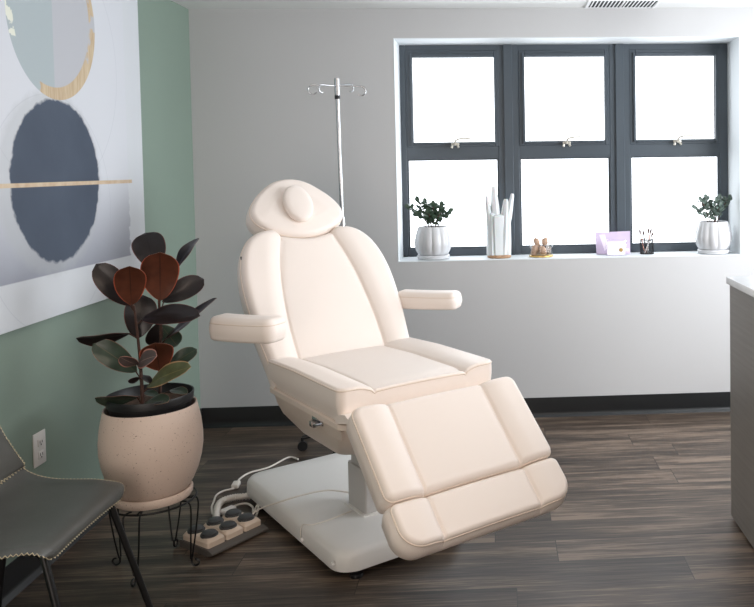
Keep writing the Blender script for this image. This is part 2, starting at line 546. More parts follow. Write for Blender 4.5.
# ------------------------------------------------------------------ ROOM
XL, YB, XR, YR = -1.757, 4.8805, RW, -1.3
WX0, WX1, WZ0, WZ1 = -0.59, 1.474, 0.9495, 2.2687
YO = 5.22                                   # outer face of the back wall
tag(box('floor', XL - 0.1, XR + 0.1, YR - 0.1, YO, -0.1, 0, MT['floor']), kind='structure')
tag(box('ceiling', XL - 0.1, XR + 0.1, YR - 0.1, YO, HC, HC + 0.1, MT['ceiling']), kind='structure')
tag(box('wall_left', XL - 0.12, XL, YR, YO, 0, HC, MT['green']), kind='structure')
tag(box('wall_rear', XL, XR, YR - 0.12, YR, 0, HC, MT['wall']), kind='structure')
bm = bmesh.new()
bx(bm, XL, WX0, YB, YO, 0, HC); bx(bm, WX1, XR, YB, YO, 0, HC)
bx(bm, WX0, WX1, YB, YO, 0, WZ0); bx(bm, WX0, WX1, YB, YO, WZ1, HC)
tag(mesh_obj('wall_back', bm, MT['wall'], smooth=False), kind='structure')
# white plaster lining of the window opening
bm = bmesh.new()
t = 0.004
bx(bm, WX0, WX0 + t, YB - 0.001, 5.20, WZ0 + t, WZ1 - t); bx(bm, WX1 - t, WX1, YB - 0.001, 5.20, WZ0 + t, WZ1 - t)
bx(bm, WX0, WX1, YB - 0.001, 5.20, WZ1 - t, WZ1); bx(bm, WX0, WX1, YB - 0.001, 5.20, WZ0, WZ0 + t)
tag(mesh_obj('trim_1', bm, MT['reveal'], smooth=False), kind='structure')
# right wall with a large daylight opening (outside the photograph)
RY0, RY1, RZ0, RZ1 = 2.35, 4.55, 0.6, 2.3
bm = bmesh.new()
bx(bm, XR, XR + 0.12, YR, RY0, 0, HC); bx(bm, XR, XR + 0.12, RY1, YO, 0, HC)
bx(bm, XR, XR + 0.12, RY0, RY1, 0, RZ0); bx(bm, XR, XR + 0.12, RY0, RY1, RZ1, HC)
tag(mesh_obj('wall_right', bm, MT['wall'], smooth=False), kind='structure')

def baseboard(name, p0, p1, nrm):
    p0, p1, nrm = Vector(p0), Vector(p1), Vector(nrm)
    prof = [(0, 0), (0.024, 0), (0.022, 0.004), (0.012, 0.010), (0.006, 0.018), (0.0045, 0.03), (0.0045, 0.110), (0.003, 0.115), (0, 0.115)]
    bm = bmesh.new()
    rings = [[p + nrm * a + Vector((0, 0, z)) for a, z in prof] for p in (p0, p1)]
    loft(bm, rings)
    return tag(mesh_obj(name, bm, MT['rubber'], angle=50), kind='structure')
baseboard('baseboard_back', (XL + 0.005, YB, 0), (XR, YB, 0), (0, -1, 0))
baseboard('baseboard_left', (XL, YR, 0), (XL, YB - 0.005, 0), (1, 0, 0))

# ------------------------------------------------------------------ WINDOW
win = empty('window_1', (0, 0, 0), kind='structure')
YF = 5.135
bm = bmesh.new()
ox0, ox1, oz0, oz1 = WX0 + t, WX1 - t, WZ0 + t, WZ1 - t
bays = [(-0.552, 0.016), (0.147, 0.717), (0.846, 1.416)]       # lower clear widths
ups = [(-0.508, -0.006), (0.186, 0.686), (0.882, 1.389)]
lz0, lz1 = 0.999, 1.560
uz0, uz1 = 1.664, 2.188
D0, D1 = YF, YF + 0.06
bx(bm, ox0, bays[0][0], D0, D1, oz0, oz1, 0.003, 1)
bx(bm, bays[2][1], ox1, D0, D1, oz0, oz1, 0.003, 1)
for a, b in ((bays[0][1], bays[1][0]), (bays[1][1], bays[2][0])):
    bx(bm, a, b, D0, D1, oz0, oz1, 0.003, 1)
for a, b in bays:
    bx(bm, a, b, D0 + 0.004, D1, oz0, lz0, 0.002, 1)
    ua, ub = ups[bays.index((a, b))]
    bx(bm, a, b, D0 + 0.002, D1, lz1, uz0 - 0.012)
    bx(bm, a, b, D0 + 0.002, D1, uz1 + 0.012, oz1)
    bx(bm, a, ua - 0.012, D0 + 0.002, D1, uz0 - 0.012, uz1 + 0.012)
    bx(bm, ub + 0.012, b, D0 + 0.002, D1, uz0 - 0.012, uz1 + 0.012)
mesh_obj('window_frame', bm, MT['frame'], win, angle=30)
# raised mullion strips
for a, b in ((bays[0][1], bays[1][0]), (bays[1][1], bays[2][0])):
    c = (a + b) / 2
    bm = bmesh.new(); bx(bm, c - 0.028, c + 0.028, D0 - 0.014, D0, oz0, oz1, 0.003, 1)
    mesh_obj('mullion', bm, MT['frame'], win)
for i in range(3):
    a, b = bays[i]; ua, ub = ups[i]
    # lower fixed bead
    bm = bmesh.new()
    e = 0.010
    bx(bm, a, a + e, D0 + 0.012, D0 + 0.03, lz0, lz1); bx(bm, b - e, b, D0 + 0.012, D0 + 0.03, lz0, lz1)
    bx(bm, a + e, b - e, D0 + 0.012, D0 + 0.03, lz0, lz0 + e); bx(bm, a + e, b - e, D0 + 0.012, D0 + 0.03, lz1 - e, lz1)
    mesh_obj('glazing_bead', bm, MT['frame'], win, smooth=False)
    box('window_pane', a, b, D0 + 0.032, D0 + 0.038, lz0, lz1, MT['glass'], win)
    # upper awning sash: stepped frame
    sa = empty('window_sash'); sa.parent = win
    for (inset, dep, nm) in ((0.0, D0 - 0.002, 'sash_frame'), (0.022, D0 - 0.016, 'sash_frame')):
        x0, x1, z0, z1 = ua - 0.038 + inset, ub + 0.030 - inset * 0.9, uz0 - 0.030 + inset * 0.7, uz1 + 0.042 - inset
        bm = bmesh.new()
        g0, g1, h0, h1 = ua, ub, uz0, uz1
        bx(bm, x0, g0, dep, D0 + 0.03, z0, z1, 0.003, 1); bx(bm, g1, x1, dep, D0 + 0.03, z0, z1, 0.003, 1)
        bx(bm, g0, g1, dep, D0 + 0.03, z0, h0, 0.003, 1); bx(bm, g0, g1, dep, D0 + 0.03, h1, z1, 0.003, 1)
        mesh_obj(nm, bm, MT['frame'], sa)
    box('window_pane', ua, ub, D0 + 0.012, D0 + 0.018, uz0, uz1, MT['glass'], sa)
    # cam handle
    hx, hz = (ua + ub) / 2 + 0.01, 1.650
    bm = bmesh.new()
    bx(bm, hx - 0.030, hx + 0.022, D0 - 0.024, D0 - 0.014, hz - 0.006, hz + 0.008, 0.003)
    tube(bm, [(hx - 0.02, D0 - 0.025, hz - 0.004), (hx - 0.026, D0 - 0.03, hz - 0.024)], 0.008)
    tube(bm, [(hx + 0.008, D0 - 0.025, hz - 0.004), (hx + 0.018, D0 - 0.03, hz - 0.022)], 0.008)
    tube(bm, [(hx - 0.004, D0 - 0.024, hz), (hx - 0.004, D0 - 0.044, hz + 0.004)], 0.011, 10)
    tube(bm, catmull([(hx - 0.01, D0 - 0.040, hz + 0.0), (hx + 0.004, D0 - 0.05, hz + 0.024), (hx + 0.04, D0 - 0.052, hz + 0.034), (hx + 0.09, D0 - 0.05, hz + 0.034)], 5), 0.006, 8)
    mesh_obj('window_handle', bm, MT['handle'], win)

# ------------------------------------------------------------------ CEILING VENT
vt = empty('ceiling_vent', (0.745, 4.755, HC), 0, 'white ceiling air vent with two banks of slanted louvres, above the window', 'vent')
bm = bmesh.new()
bx(bm, -0.21, 0.21, -0.125, -0.10, -0.005, 0, 0.002, 1); bx(bm, -0.21, 0.21, 0.10, 0.118, -0.005, 0, 0.002, 1)
bx(bm, -0.21, -0.19, -0.10, 0.10, -0.008, 0, 0.002, 1); bx(bm, 0.19, 0.21, -0.10, 0.10, -0.008, 0, 0.002, 1)
bx(bm, -0.006, 0.006, -0.10, 0.10, -0.008, 0, 0.002, 1)
mesh_obj('vent_frame', bm, MT['vent'], vt)
box('duct_backing', -0.19, 0.19, -0.10, 0.10, -0.0015, -0.0003, MT['ventdark'], vt)
for s0 in (-0.186, 0.010):
    bm = bmesh.new()
    for k in range(8):
        x = s0 + 0.012 + k * 0.022
        vsx = [(x - 0.005, -0.10, -0.0020), (x - 0.005, -0.10, -0.0040), (x + 0.003, -0.10, -0.0040), (x + 0.003, -0.10, -0.0020)]
        loft(bm, [vsx, [(a, 0.10, c) for a, b_, c in vsx]])
    mesh_obj('louvre_bank', bm, MT['vent'], vt, smooth=False)

# ------------------------------------------------------------------ CABINET + COUNTERTOP
cb = empty('counter_cabinet', (1.35, 2.75, 0), 0, 'grey laminate counter cabinet at the right edge of the room', 'cabinet')
box('end_panel', -0.379, -0.360, -0.75, 0.628, 0.012, 1.0, MT['laminate'], cb, 0.001, 1)
box('cabinet_body', -0.360, 0.40, -0.75, 0.622, 0.10, 1.0, MT['laminate'], cb, 0.002, 1)
box('plinth', -0.352, 0.38, -0.70, 0.600, 0, 0.10, MT['black'], cb)
tag(box('countertop', 0.956, 1.78, 1.98, 3.380, 1.0, 1.030, MT['counter_top'], bev=0.003), 'white stone countertop resting on the grey laminate cabinet', 'countertop')

# ------------------------------------------------------------------ WALL ART
art = empty('canvas_print', (-1.757, 3.32, 1.68), 0, 'large pale abstract canvas with navy and grey circles hanging on green wall', 'painting')
o = box('canvas', XL + 0.002, XL + 0.036, 2.30, 4.112, 0.948, 2.405, [MT['canvas_side']], None, 0.002, 1)
o.name = 'canvas_frame'
o.parent = art; o.location = (1.757, -3.32, -1.68)
o = box('printed_face', XL + 0.0362, XL + 0.0372, 2.302, 4.110, 0.950, 2.403, MT['art'], None)
o.parent = art; o.location = (1.757, -3.32, -1.68)

# ------------------------------------------------------------------ OUTLET
ol = empty('power_outlet', (XL, 3.193, 0.458), 0, 'white double power outlet on the green wall above the grey chair', 'outlet')
box('outlet_plate', 0, 0.006, -0.041, 0.041, -0.064, 0.064, MT['white_plastic'], ol, 0.003)
for dz in (-0.024, 0.024):
    oc = box('receptacle', 0.005, 0.010, -0.017, 0.017, dz - 0.015, dz + 0.015, MT['white_plastic'], ol, 0.003)
    bm = bmesh.new()
    bx(bm, 0.0095, 0.0106, -0.0085, -0.0060, dz - 0.003, dz + 0.008); bx(bm, 0.0095, 0.0106, 0.0060, 0.0085, dz - 0.003, dz + 0.007)
    tube(bm, [(0.0095, 0, dz - 0.008), (0.0106, 0, dz - 0.008)], 0.003, 10)
    mesh_obj('socket_slots', bm, MT['slot'], oc, smooth=False)

# ------------------------------------------------------------------ TREATMENT CHAIR
TH = math.radians(-54.6)
tc_ = empty('treatment_chair', (-0.6675, 3.5373, 0), TH, 'cream upholstered reclining treatment chair on a white pedestal base', 'treatment chair')

def outline_poly(hw, vb, vt_, T=60, S=24):
    """closed boundary of the (y,v) patch"""
    ts = np.linspace(0, 1, T)
    P = []
    def pt(s, t_):
        y = s * hw(t_)
        return (y, vb(y) * (1 - t_) + vt_(y) * t_)
    for s in np.linspace(-1, 1, S)[:-1]: P.append(pt(s, 0))
    for t_ in ts[:-1]: P.append(pt(1, t_))
    for s in np.linspace(1, -1, S)[:-1]: P.append(pt(s, 1))
    for t_ in ts[::-1][:-1]: P.append(pt(-1, t_))
    return np.array(P)

def cushion(parent, name, frame, hw, vb, vt_, thick, seam=None, rb=0.02, groove=0.006, re=0.02, puff=0.004,
            bulge=0.006, rbot=0.012, NS=96, NT=70, tvals=None, mat=None, side_taper=0.0, pipe=True, extra=None, piper=0.0032):
    O_, ey, ev, en = frame
    mat = mat or MT['cream']
    tv = tvals if tvals is not None else 0.5 - 0.5 * np.cos(np.linspace(0, PI, NT))
    sv = np.sin(np.linspace(-PI / 2, PI / 2, NS)) * 0.35 + np.linspace(-1, 1, NS) * 0.65
    if seam is None:
        Y = np.array([[s * hw(t_) for s in sv] for t_ in tv])
    else:
        # keep grid columns running along the two seams
        L_ = [vb(0) * (1 - t_) + vt_(0) * t_ for t_ in tv]
        cc = np.concatenate([np.linspace(0, 0.93, 12), np.linspace(0.945, 1.0, 6)])
        oo = np.concatenate([np.linspace(0, 0.10, 8)[1:], np.linspace(0.14, 0.8, 10), np.linspace(0.84, 1, 7)])
        rowsY = []
        for t_, v_ in zip(tv, L_):
            h_ = hw(t_); s_ = min(seam(v_), h_ * 0.9)
            half = np.concatenate([cc * s_, s_ + oo * (h_ - s_)])
            rowsY.append(np.concatenate([-half[::-1], half[1:]]))
        Y = np.array(rowsY)
    V = np.array([[vb(y) * (1 - t_) + vt_(y) * t_ for y in row] for t_, row in zip(tv, Y)])
    nT, nS = Y.shape
    # boundary loop indices
    loop = [(0, j) for j in range(nS)] + [(i, nS - 1) for i in range(1, nT)] + [(nT - 1, j) for j in range(nS - 2, -1, -1)] + [(i, 0) for i in range(nT - 2, 0, -1)]
    B = np.array([(Y[i, j], V[i, j]) for i, j in loop])
    P = np.stack([Y.ravel(), V.ravel()], 1)
    A = B; Bn = np.roll(B, -1, 0)
    AB = Bn - A
    L2 = (AB ** 2).sum(1) + 1e-12
    d = np.full(len(P), 1e9)
    for a, ab, l2 in zip(A, AB, L2):
        tt = np.clip(((P - a) @ ab) / l2, 0, 1)
        q = a + tt[:, None] * ab
        d = np.minimum(d, np.hypot(*(P - q).T))
    d = d.reshape(Y.shape)
    n = np.zeros_like(Y)
    for i in range(nT):
        for j in range(nS):
            y, v = Y[i, j], V[i, j]
            if seam:
                s = seam(v); H = hw(tv[i])
                ay = abs(y)
                if ay < s:
                    val = puff * (1 - (ay / s) ** 2)
                else:
                    u = (ay - s) / 0.075
                    val = rb * (1 - (1 - min(u, 1)) ** 2)
                val -= groove * math.exp(-((ay - s) / 0.0065) ** 2)
            else:
                val = puff * min(1, d[i, j] / 0.08)
            if extra: val += extra(y, v)
            q = min(d[i, j] / re, 1)
            val = val - re * (1 - math.sqrt(max(0, 1 - (1 - q) ** 2))) if re else val
            n[i, j] = val
    bm = bmesh.new()
    def W(y, v, nn): return O_ + ey * y + ev * v + en * nn
    G = [[bm.verts.new(W(Y[i, j], V[i, j], n[i, j])) for j in range(nS)] for i in range(nT)]
    for i in range(nT - 1):
        for j in range(nS - 1):
            bm.faces.new((G[i][j], G[i][j + 1], G[i + 1][j + 1], G[i + 1][j]))
    # outward normals of boundary
    m = len(loop)
    nx = []
    for k in range(m):
        a, b = B[k - 3], B[(k + 3) % m]
        tx, ty = b - a
        l = math.hypot(tx, ty) or 1
        nx.append((ty / l, -tx / l))
    topn = np.array([n[i, j] for i, j in loop])
    K = 7
    prev = [G[i][j] for i, j in loop]
    for r in range(1, K + 1):
        f = r / K
        ring = []
        for k in range(m):
            z = topn[k] * (1 - f) + (-thick + rbot) * f
            off = bulge * math.sin(PI * f) - side_taper * f
            ring.append(bm.verts.new(W(B[k, 0] + nx[k][0] * off, B[k, 1] + nx[k][1] * off, z)))
        for k in range(m):
            bm.faces.new((prev[k], ring[k], ring[(k + 1) % m], prev[(k + 1) % m]))
        prev = ring
    for r in range(1, 5):
        a = r / 4 * PI / 2
        ring = []
        for k in range(m):
            off = -side_taper - rbot * (1 - math.cos(a))
            ring.append(bm.verts.new(W(B[k, 0] + nx[k][0] * off, B[k, 1] + nx[k][1] * off, -thick + rbot - rbot * math.sin(a))))
        for k in range(m):
            bm.faces.new((prev[k], ring[k], ring[(k + 1) % m], prev[(k + 1) % m]))
        prev = ring
    cen = bm.verts.new(W(B[:, 0].mean(), B[:, 1].mean(), -thick))
    for k in range(m):
        bm.faces.new((prev[k], cen, prev[(k + 1) % m]))
    o = mesh_obj(name, bm, mat, parent, angle=70)
    if pipe:
        step = max(1, m // 150)
        pts = [W(B[k, 0], B[k, 1], topn[k]) for k in range(0, m, step)]
        tube_obj('piping', pts, piper, MT['piping'], o, 6, closed=True)
    return o

def rc(W_, r, v0, v1):
    """half width over t with rounded corners radius r at both ends"""
    L = v1 - v0
    r0, r1 = (r if isinstance(r, tuple) else (r, r))
    def f(t_):
        x = t_ * L; y = L - x
        h = W_
        if x < r0: h = W_ - r0 + math.sqrt(max(0, r0 * r0 - (r0 - x) ** 2))
        if y < r1: h = min(h, W_ - r1 + math.sqrt(max(0, r1 * r1 - (r1 - y) ** 2)))
        return h
    return f

EX, EY, EZ = Vector((1, 0, 0)), Vector((0, 1, 0)), Vector((0, 0, 1))
const = lambda c: (lambda y: c)

# seat cushion, v = local x
seat = cushion(tc_, 'seat_cushion', (Vector((0, 0, 0.732)), EY, EX, EZ), rc(0.325, (0.05, 0.03), -0.04, 0.660), const(-0.04), const(0.660),
               0.108, seam=lambda v: 0.192, rb=0.019, re=0.010, NT=80, side_taper=0.012,
               extra=lambda y, v: -0.012 * max(0, 1 - (v + 0.04) / 0.3) - 0.006 * math.exp(-((v - 0.63) / 0.03) ** 2) * (abs(y) < 0.19))
# backrest
bd = Vector((-0.5948, 0, 0.8039)); nb = Vector((0.8039, 0, 0.5948))
B0 = Vector((0.004, 0, 0.72))
vs_k = np.array([-0.09, 0.0, 0.13, 0.21, 0.35, 0.44, 0.50, 0.545, 0.58, 0.605, 0.625, 0.636, 0.64])
hw_k = np.array([0.315, 0.322, 0.337, 0.345, 0.348, 0.340, 0.326, 0.308, 0.286, 0.262, 0.232, 0.200, 0.165])
def smooth_interp(xk, yk):
    def f(x):
        x = min(max(x, xk[0]), xk[-1])
        i = min(np.searchsorted(xk, x, side='right') - 1, len(xk) - 2)
        h = xk[i + 1] - xk[i]; t_ = (x - xk[i]) / h
        def sl(k):
            if k <= 0 or k >= len(xk) - 1:
                return (yk[1] - yk[0]) / (xk[1] - xk[0]) if k <= 0 else (yk[-1] - yk[-2]) / (xk[-1] - xk[-2])
            return (yk[k + 1] - yk[k - 1]) / (xk[k + 1] - xk[k - 1])
        m0, m1 = sl(i) * h, sl(i + 1) * h
        return float((2 * t_ ** 3 - 3 * t_ ** 2 + 1) * yk[i] + (t_ ** 3 - 2 * t_ ** 2 + t_) * m0 + (-2 * t_ ** 3 + 3 * t_ ** 2) * yk[i + 1] + (t_ ** 3 - t_ ** 2) * m1)
    return f
hwb = smooth_interp(vs_k, hw_k)
seamb = smooth_interp(np.array([-0.09, 0.0, 0.18, 0.35, 0.45, 0.55, 0.65]), np.array([0.192, 0.198, 0.197, 0.182, 0.165, 0.140, 0.108]))
top_b = lambda y: 0.640 - 0.045 * max(0, 1 - (y / 0.15) ** 2)
tv = np.concatenate([np.linspace(0, 0.8, 55), np.linspace(0.81, 1, 26)])
back = cushion(tc_, 'backrest', (B0, EY, bd, nb), lambda t_: hwb(-0.09 + t_ * 0.73), const(-0.09), top_b, 0.095, seam=seamb,
               rb=0.025, re=0.032, tvals=tv, side_taper=0.008, puff=0.006)
# moulded back shell behind the backrest
def ringb(sc, nn, v0=-0.06, v1=0.60):
    pts = []
    for t_ in np.linspace(0, 1, 18): pts.append(B0 + bd * (v0 + (v1 - v0) * t_) + EY * (hwb(v0 + (v1 - v0) * t_) * sc) + nb * nn)
    for t_ in np.linspace(1, 0, 18): pts.append(B0 + bd * (v0 + (v1 - v0) * t_) - EY * (hwb(v0 + (v1 - v0) * t_) * sc) + nb * nn)
    return pts
bm = bmesh.new(); loft(bm, [ringb(0.95, -0.0975), ringb(0.93, -0.118), ringb(0.80, -0.140, -0.03, 0.56)])
mesh_obj('back_shell', bm, MT['shell'], tc_, angle=50)
# small dark tag on the left bolster edge
bm = bmesh.new(); q = B0 + bd * 0.500 - EY * 0.322 + nb * (-0.004)
M_ = Matrix((EY, bd, nb)).transposed().to_4x4(); M_.translation = q
bx(bm, -0.003, 0.003, -0.013, 0.013, -0.001, 0.006)
bmesh.ops.transform(bm, matrix=M_, verts=bm.verts[:])
mesh_obj('fabric_tag', bm, MT['black'], tc_)
# headrest
vh = np.array([0.600, 0.63, 0.66, 0.70, 0.74, 0.79, 0.84, 0.875, 0.900, 0.915, 0.922])
hh = np.array([0.165, 0.198, 0.214, 0.220, 0.210, 0.184, 0.148, 0.116, 0.084, 0.052, 0.018])
hwh = smooth_interp(vh, hh)
H0 = B0 + EY * (-0.012)
head = cushion(tc_, 'headrest', (H0 + nb * 0.012, EY, bd, nb), lambda t_: hwh(0.600 + t_ * 0.322), lambda y: 0.598 + 0.05 * min(1, (y / 0.17) ** 2) - 0.0, lambda y: 0.922,
               0.105, rb=0, re=0.022, puff=0.012, NS=70, tvals=0.5 - 0.5 * np.cos(np.linspace(0, PI, 60)), side_taper=0.0)
# round face-hole plug
bm = bmesh.new()
K = 48
rings = []
for (sc, nn) in ((0.90, 0.0), (1.0, 0.012), (1.0, 0.026), (0.965, 0.034), (0.90, 0.038), (0.6, 0.041), (0.25, 0.042)):
    rings.append([H0 + EY * (-0.006 + 0.067 * sc * math.cos(2 * PI * k / K)) + bd * (0.752 + 0.098 * sc * math.sin(2 * PI * k / K)) + nb * (nn + 0.018) for k in range(K)])
loft(bm, rings)
pil = mesh_obj('face_plug', bm, MT['cream'], head, angle=70)
# headrest brackets
for sy in (-0.07, 0.07):
    tube_obj('headrest_rod', [B0 + bd * 0.45 + EY * sy - nb * 0.13, B0 + bd * 0.80 + EY * sy - nb * 0.098], 0.009, MT['chrome'], tc_)

# leg rest / foot rest
ld = Vector((0.7247, 0, -0.6891)); nl = Vector((0.6891, 0, 0.7247))
L0 = Vector((0.757, 0, 0.704))
cushion(tc_, 'leg_rest', (L0, EY, ld, nl), rc(0.332, (0.035, 0.028), 0.0, 0.345), const(0.0), const(0.345), 0.095,
        seam=lambda v: 0.192 - 0.0 * v, rb=0.020, re=0.022, NT=60, side_taper=0.004)
def hwf(t_): return rc(0.330, (0.022, 0.070), 0.357, 0.504)(t_)
cushion(tc_, 'foot_rest', (L0, EY, ld, nl), hwf, const(0.357), const(0.504), 0.108,
        seam=lambda v: 0.192, rb=0.016, re=0.016, NT=60, side_taper=-0.004, rbot=0.03, bulge=0.010)
# hinge flap between seat and leg rest
bm = bmesh.new()
prof = [(0.60, 0.640), (0.655, 0.662), (0.690, 0.668), (0.725, 0.655), (0.760, 0.640), (0.752, 0.622), (0.70, 0.640), (0.62, 0.622)]
loft(bm, [[(x, -0.318, z) for x, z in prof], [(x, 0.318, z) for x, z in prof]])
mesh_obj('hinge_flap', bm, MT['cream'], tc_, angle=60)
# leg rest support arm
bm = bmesh.new()
for sy in (-0.15, 0.15):
    tube(bm, [(0.50, sy, 0.56), (0.66, sy, 0.58), (0.74, sy, 0.56), (0.93, sy, 0.375)], 0.014, 10)
mesh_obj('leg_rest_arm', bm, MT['chrome'], tc_)

# seat shell (moulded plastic hull)
bm = bmesh.new()
loft(bm, [rrect(-0.035, 0.655, -0.312, 0.312, 0.04, 0.626), rrect(-0.045, 0.668, -0.320, 0.320, 0.045, 0.622), rrect(-0.045, 0.668, -0.320, 0.320, 0.045, 0.604),
          rrect(-0.035, 0.655, -0.308, 0.308, 0.05, 0.598), rrect(-0.030, 0.64, -0.300, 0.300, 0.06, 0.560),
          rrect(-0.01, 0.60, -0.285, 0.285, 0.06, 0.520), rrect(0.10, 0.52, -0.25, 0.25, 0.06, 0.462), rrect(0.14, 0.48, -0.22, 0.22, 0.06, 0.452)])
hull = mesh_obj('seat_shell', bm, MT['shell'], tc_, angle=28)
# chrome release catch on the shell
bm = bmesh.new()
tube(bm, catmull([(0.39, -0.300, 0.585), (0.42, -0.325, 0.580), (0.46, -0.328, 0.582), (0.49, -0.312, 0.590)], 4), 0.005, 8)
bx(bm, 0.42, 0.455, -0.334, -0.316, 0.570, 0.590, 0.003)
bx(bm, 0.392, 0.485, -0.311, -0.297, 0.578, 0.598, 0.002)
mesh_obj('release_catch', bm, MT['chrome'], hull)
# moulded side rib
bm = bmesh.new()
loft(bm, [[(0.44, -0.309, 0.597), (0.64, -0.309, 0.597), (0.62, -0.302, 0.560), (0.50, -0.300, 0.552)], [(0.45, -0.28, 0.595), (0.63, -0.28, 0.595), (0.61, -0.27, 0.558), (0.51, -0.27, 0.55)]])
mesh_obj('side_rib', bm, MT['shell'], hull, angle=20)

# column
bm = bmesh.new()
loft(bm, [rrect(0.140, 0.300, -0.060, 0.100, 0.010, 0.10), rrect(0.140, 0.300, -0.060, 0.100, 0.010, 0.30)])
mesh_obj('column_sleeve', bm, MT['column'], tc_, angle=30)
bm = bmesh.new()
loft(bm, [rrect(0.150, 0.290, -0.050, 0.090, 0.010, 0.28), rrect(0.150, 0.290, -0.050, 0.090, 0.010, 0.46)])
mesh_obj('inner_column', bm, MT['column'], tc_, angle=30)
# base
bm = bmesh.new()
def br(ins, z, r=0.085): return rrect(-0.515 + ins, 0.535 - ins, -0.280 + ins, 0.270 - ins, max(0.02, r - ins * 0.5), z, 10)
loft(bm, [br(0.012, 0.030), br(0.002, 0.034), br(0.0, 0.045), br(0.002, 0.085), br(0.006, 0.097), br(0.014, 0.106), br(0.026, 0.111), br(0.06, 0.114), br(0.11, 0.120), br(0.13, 0.121)])
base = mesh_obj('pedestal_base', bm, MT['base'], tc_, angle=40)
box('column_collar', 0.128, 0.312, -0.072, 0.112, 0.118, 0.126, MT['base'], base, 0.002)
# fixing screws on the edge of the base
for x in (0.196, 0.485):
    lathe_obj('base_screw', [(0, 0.0), (0.006, 0.0), (0.0085, -0.003), (0.0085, -0.010), (0, -0.012)], MT['white_plastic'], base, 16)
    s_ = [c for c in C.objects if c.parent == base][-1]
    s_.location = (x, -0.290, 0.054 if x < 0.3 else 0.066); s_.rotation_euler = (PI / 2, 0, 0)
for x in (-0.45, 0.50):
    for y in (-0.20, 0.20):
        lathe_obj('levelling_foot', [(0, 0), (0.024, 0), (0.026, 0.004), (0.024, 0.014), (0.012, 0.018), (0.012, 0.034), (0, 0.034)], MT['black'], tc_, 20, None, x, y)

# armrests (swivelled pads on brackets)
def arm(cx, cy_, z0, ang, length, width, hgt, att, flip):
    Mx = Matrix.Translation((cx, cy_, z0)) @ Matrix.Rotation(ang, 4, 'Z')
    O_ = Mx.translation; u = (Mx.to_3x3() @ EX); v = (Mx.to_3x3() @ EY)
    L = length
    bow = 0.016 * flip
    hwf_ = rc(width / 2, (0.03, 0.03), 0, L)
    def vb(y): return 0.0
    # cushion frame: y axis = v, v axis = u ; shifted so centred
    pad = cushion(tc_, 'armrest', (O_ + u * (-L / 2) + EZ * hgt, v, u, EZ), hwf_, const(0.0), const(L), hgt, rb=0, re=0.022, puff=0.006,
                  bulge=0.004, rbot=0.016, NS=30, NT=50, piper=0.002)
    # bow the pad a little
    me = pad.data
    def bend(me):
        for vt2 in me.vertices:
            p = vt2.co - O_
            a = p.dot(u) / (L / 2)
            vt2.co += v * (bow * (a * a - 0.33))
    bend(me)
    for c in C.objects:
        if c.parent == pad: bend(c.data)
    bm = bmesh.new()
    tube(bm, [Vector(att), O_ + Vector((0, 0, hgt * 0.5))], 0.018, 12)
    mesh_obj('arm_bracket', bm, MT['shell'], pad)
    return pad
arm(0.165, -0.466, 0.864, math.radians(33), 0.285, 0.110, 0.090, (-0.16, -0.30, 0.875), 1)
arm(-0.055, 0.455, 0.848, math.radians(38), 0.30, 0.105, 0.080, (-0.22, 0.30, 0.885), 1)

# ------------------------------------------------------------------ IV POLE
iv = empty('iv_stand', (-0.815, 4.46, 0), 0, 'chrome infusion stand with four hooks behind the treatment chair', 'stand')
iv.rotation_euler = (0, math.radians(-0.8), 0)
HT = 1.978
mesh_obj('pole', tube(bmesh.new(), [(0, 0, 0.08), (0, 0, 1.20)], 0.0125, 16), MT['chrome'], iv)
mesh_obj('inner_pole', tube(bmesh.new(), [(0, 0, 1.15), (0, 0, HT)], 0.0105, 16), MT['chrome'], iv)
mesh_obj('pole_clamp', tube(bmesh.new(), [(0, 0, 1.19), (0, 0, 1.25)], 0.0165, 16), MT['chrome'], iv)
mesh_obj('pole_head', tube(bmesh.new(), [(0, 0, 1.900), (0, 0, HT + 0.012)], 0.0145, 16), MT['chrome'], iv)
mesh_obj('pole_band', tube(bmesh.new(), [(0, 0, 1.880), (0, 0, 1.899)], 0.0150, 16), MT['black'], iv)
def hook(a, L, z, curl, r0, dz=0.0):
    ca, sa = math.cos(a), math.sin(a)
    pts = [Vector((0, 0, z)), Vector((ca * L * 0.6, sa * L * 0.6, z + dz * 0.6)), Vector((ca * L, sa * L, z + dz))]
    c = Vector((ca * L, sa * L, z + dz - r0))
    for k in range(1, 11):
        t_ = k / 10 * curl
        pts.append(c + Vector((ca * r0 * math.sin(t_), sa * r0 * math.sin(t_), r0 * math.cos(t_))))
    return tube_obj('hook', catmull(pts, 3), 0.0038, MT['chrome'], iv, 8)
hook(PI + 0.15, 0.126, 1.952, math.radians(235), 0.024, 0.004)
hook(0.15, 0.125, 1.952, math.radians(235), 0.024, -0.006)
hook(-1.35 - PI / 3.4, 0.10, 1.950, math.radians(200), 0.020, 0.0)
hook(0.95, 0.10, 1.955, math.radians(200), 0.020, 0.010)
for k in range(5):
    a = 2 * PI * k / 5 + 0.8
    ca, sa = math.cos(a), math.sin(a)
    lg_ = mesh_obj('stand_leg', tube(bmesh.new(), [(0, 0, 0.10), (ca * 0.12, sa * 0.12, 0.088), (ca * 0.25, sa * 0.25, 0.072)], 0.011, 10), MT['blackmetal'], iv)
    wm = bmesh.new()
    wx, wy = ca * 0.25, sa * 0.25
    tube(wm, [(wx - sa * 0.011, wy + ca * 0.011, 0.028), (wx + sa * 0.011, wy - ca * 0.011, 0.028)], 0.026, 18)
    tube(wm, [(wx, wy, 0.03), (wx, wy, 0.074)], 0.008, 10)
    mesh_obj('caster', wm, MT['black'], lg_, angle=40)

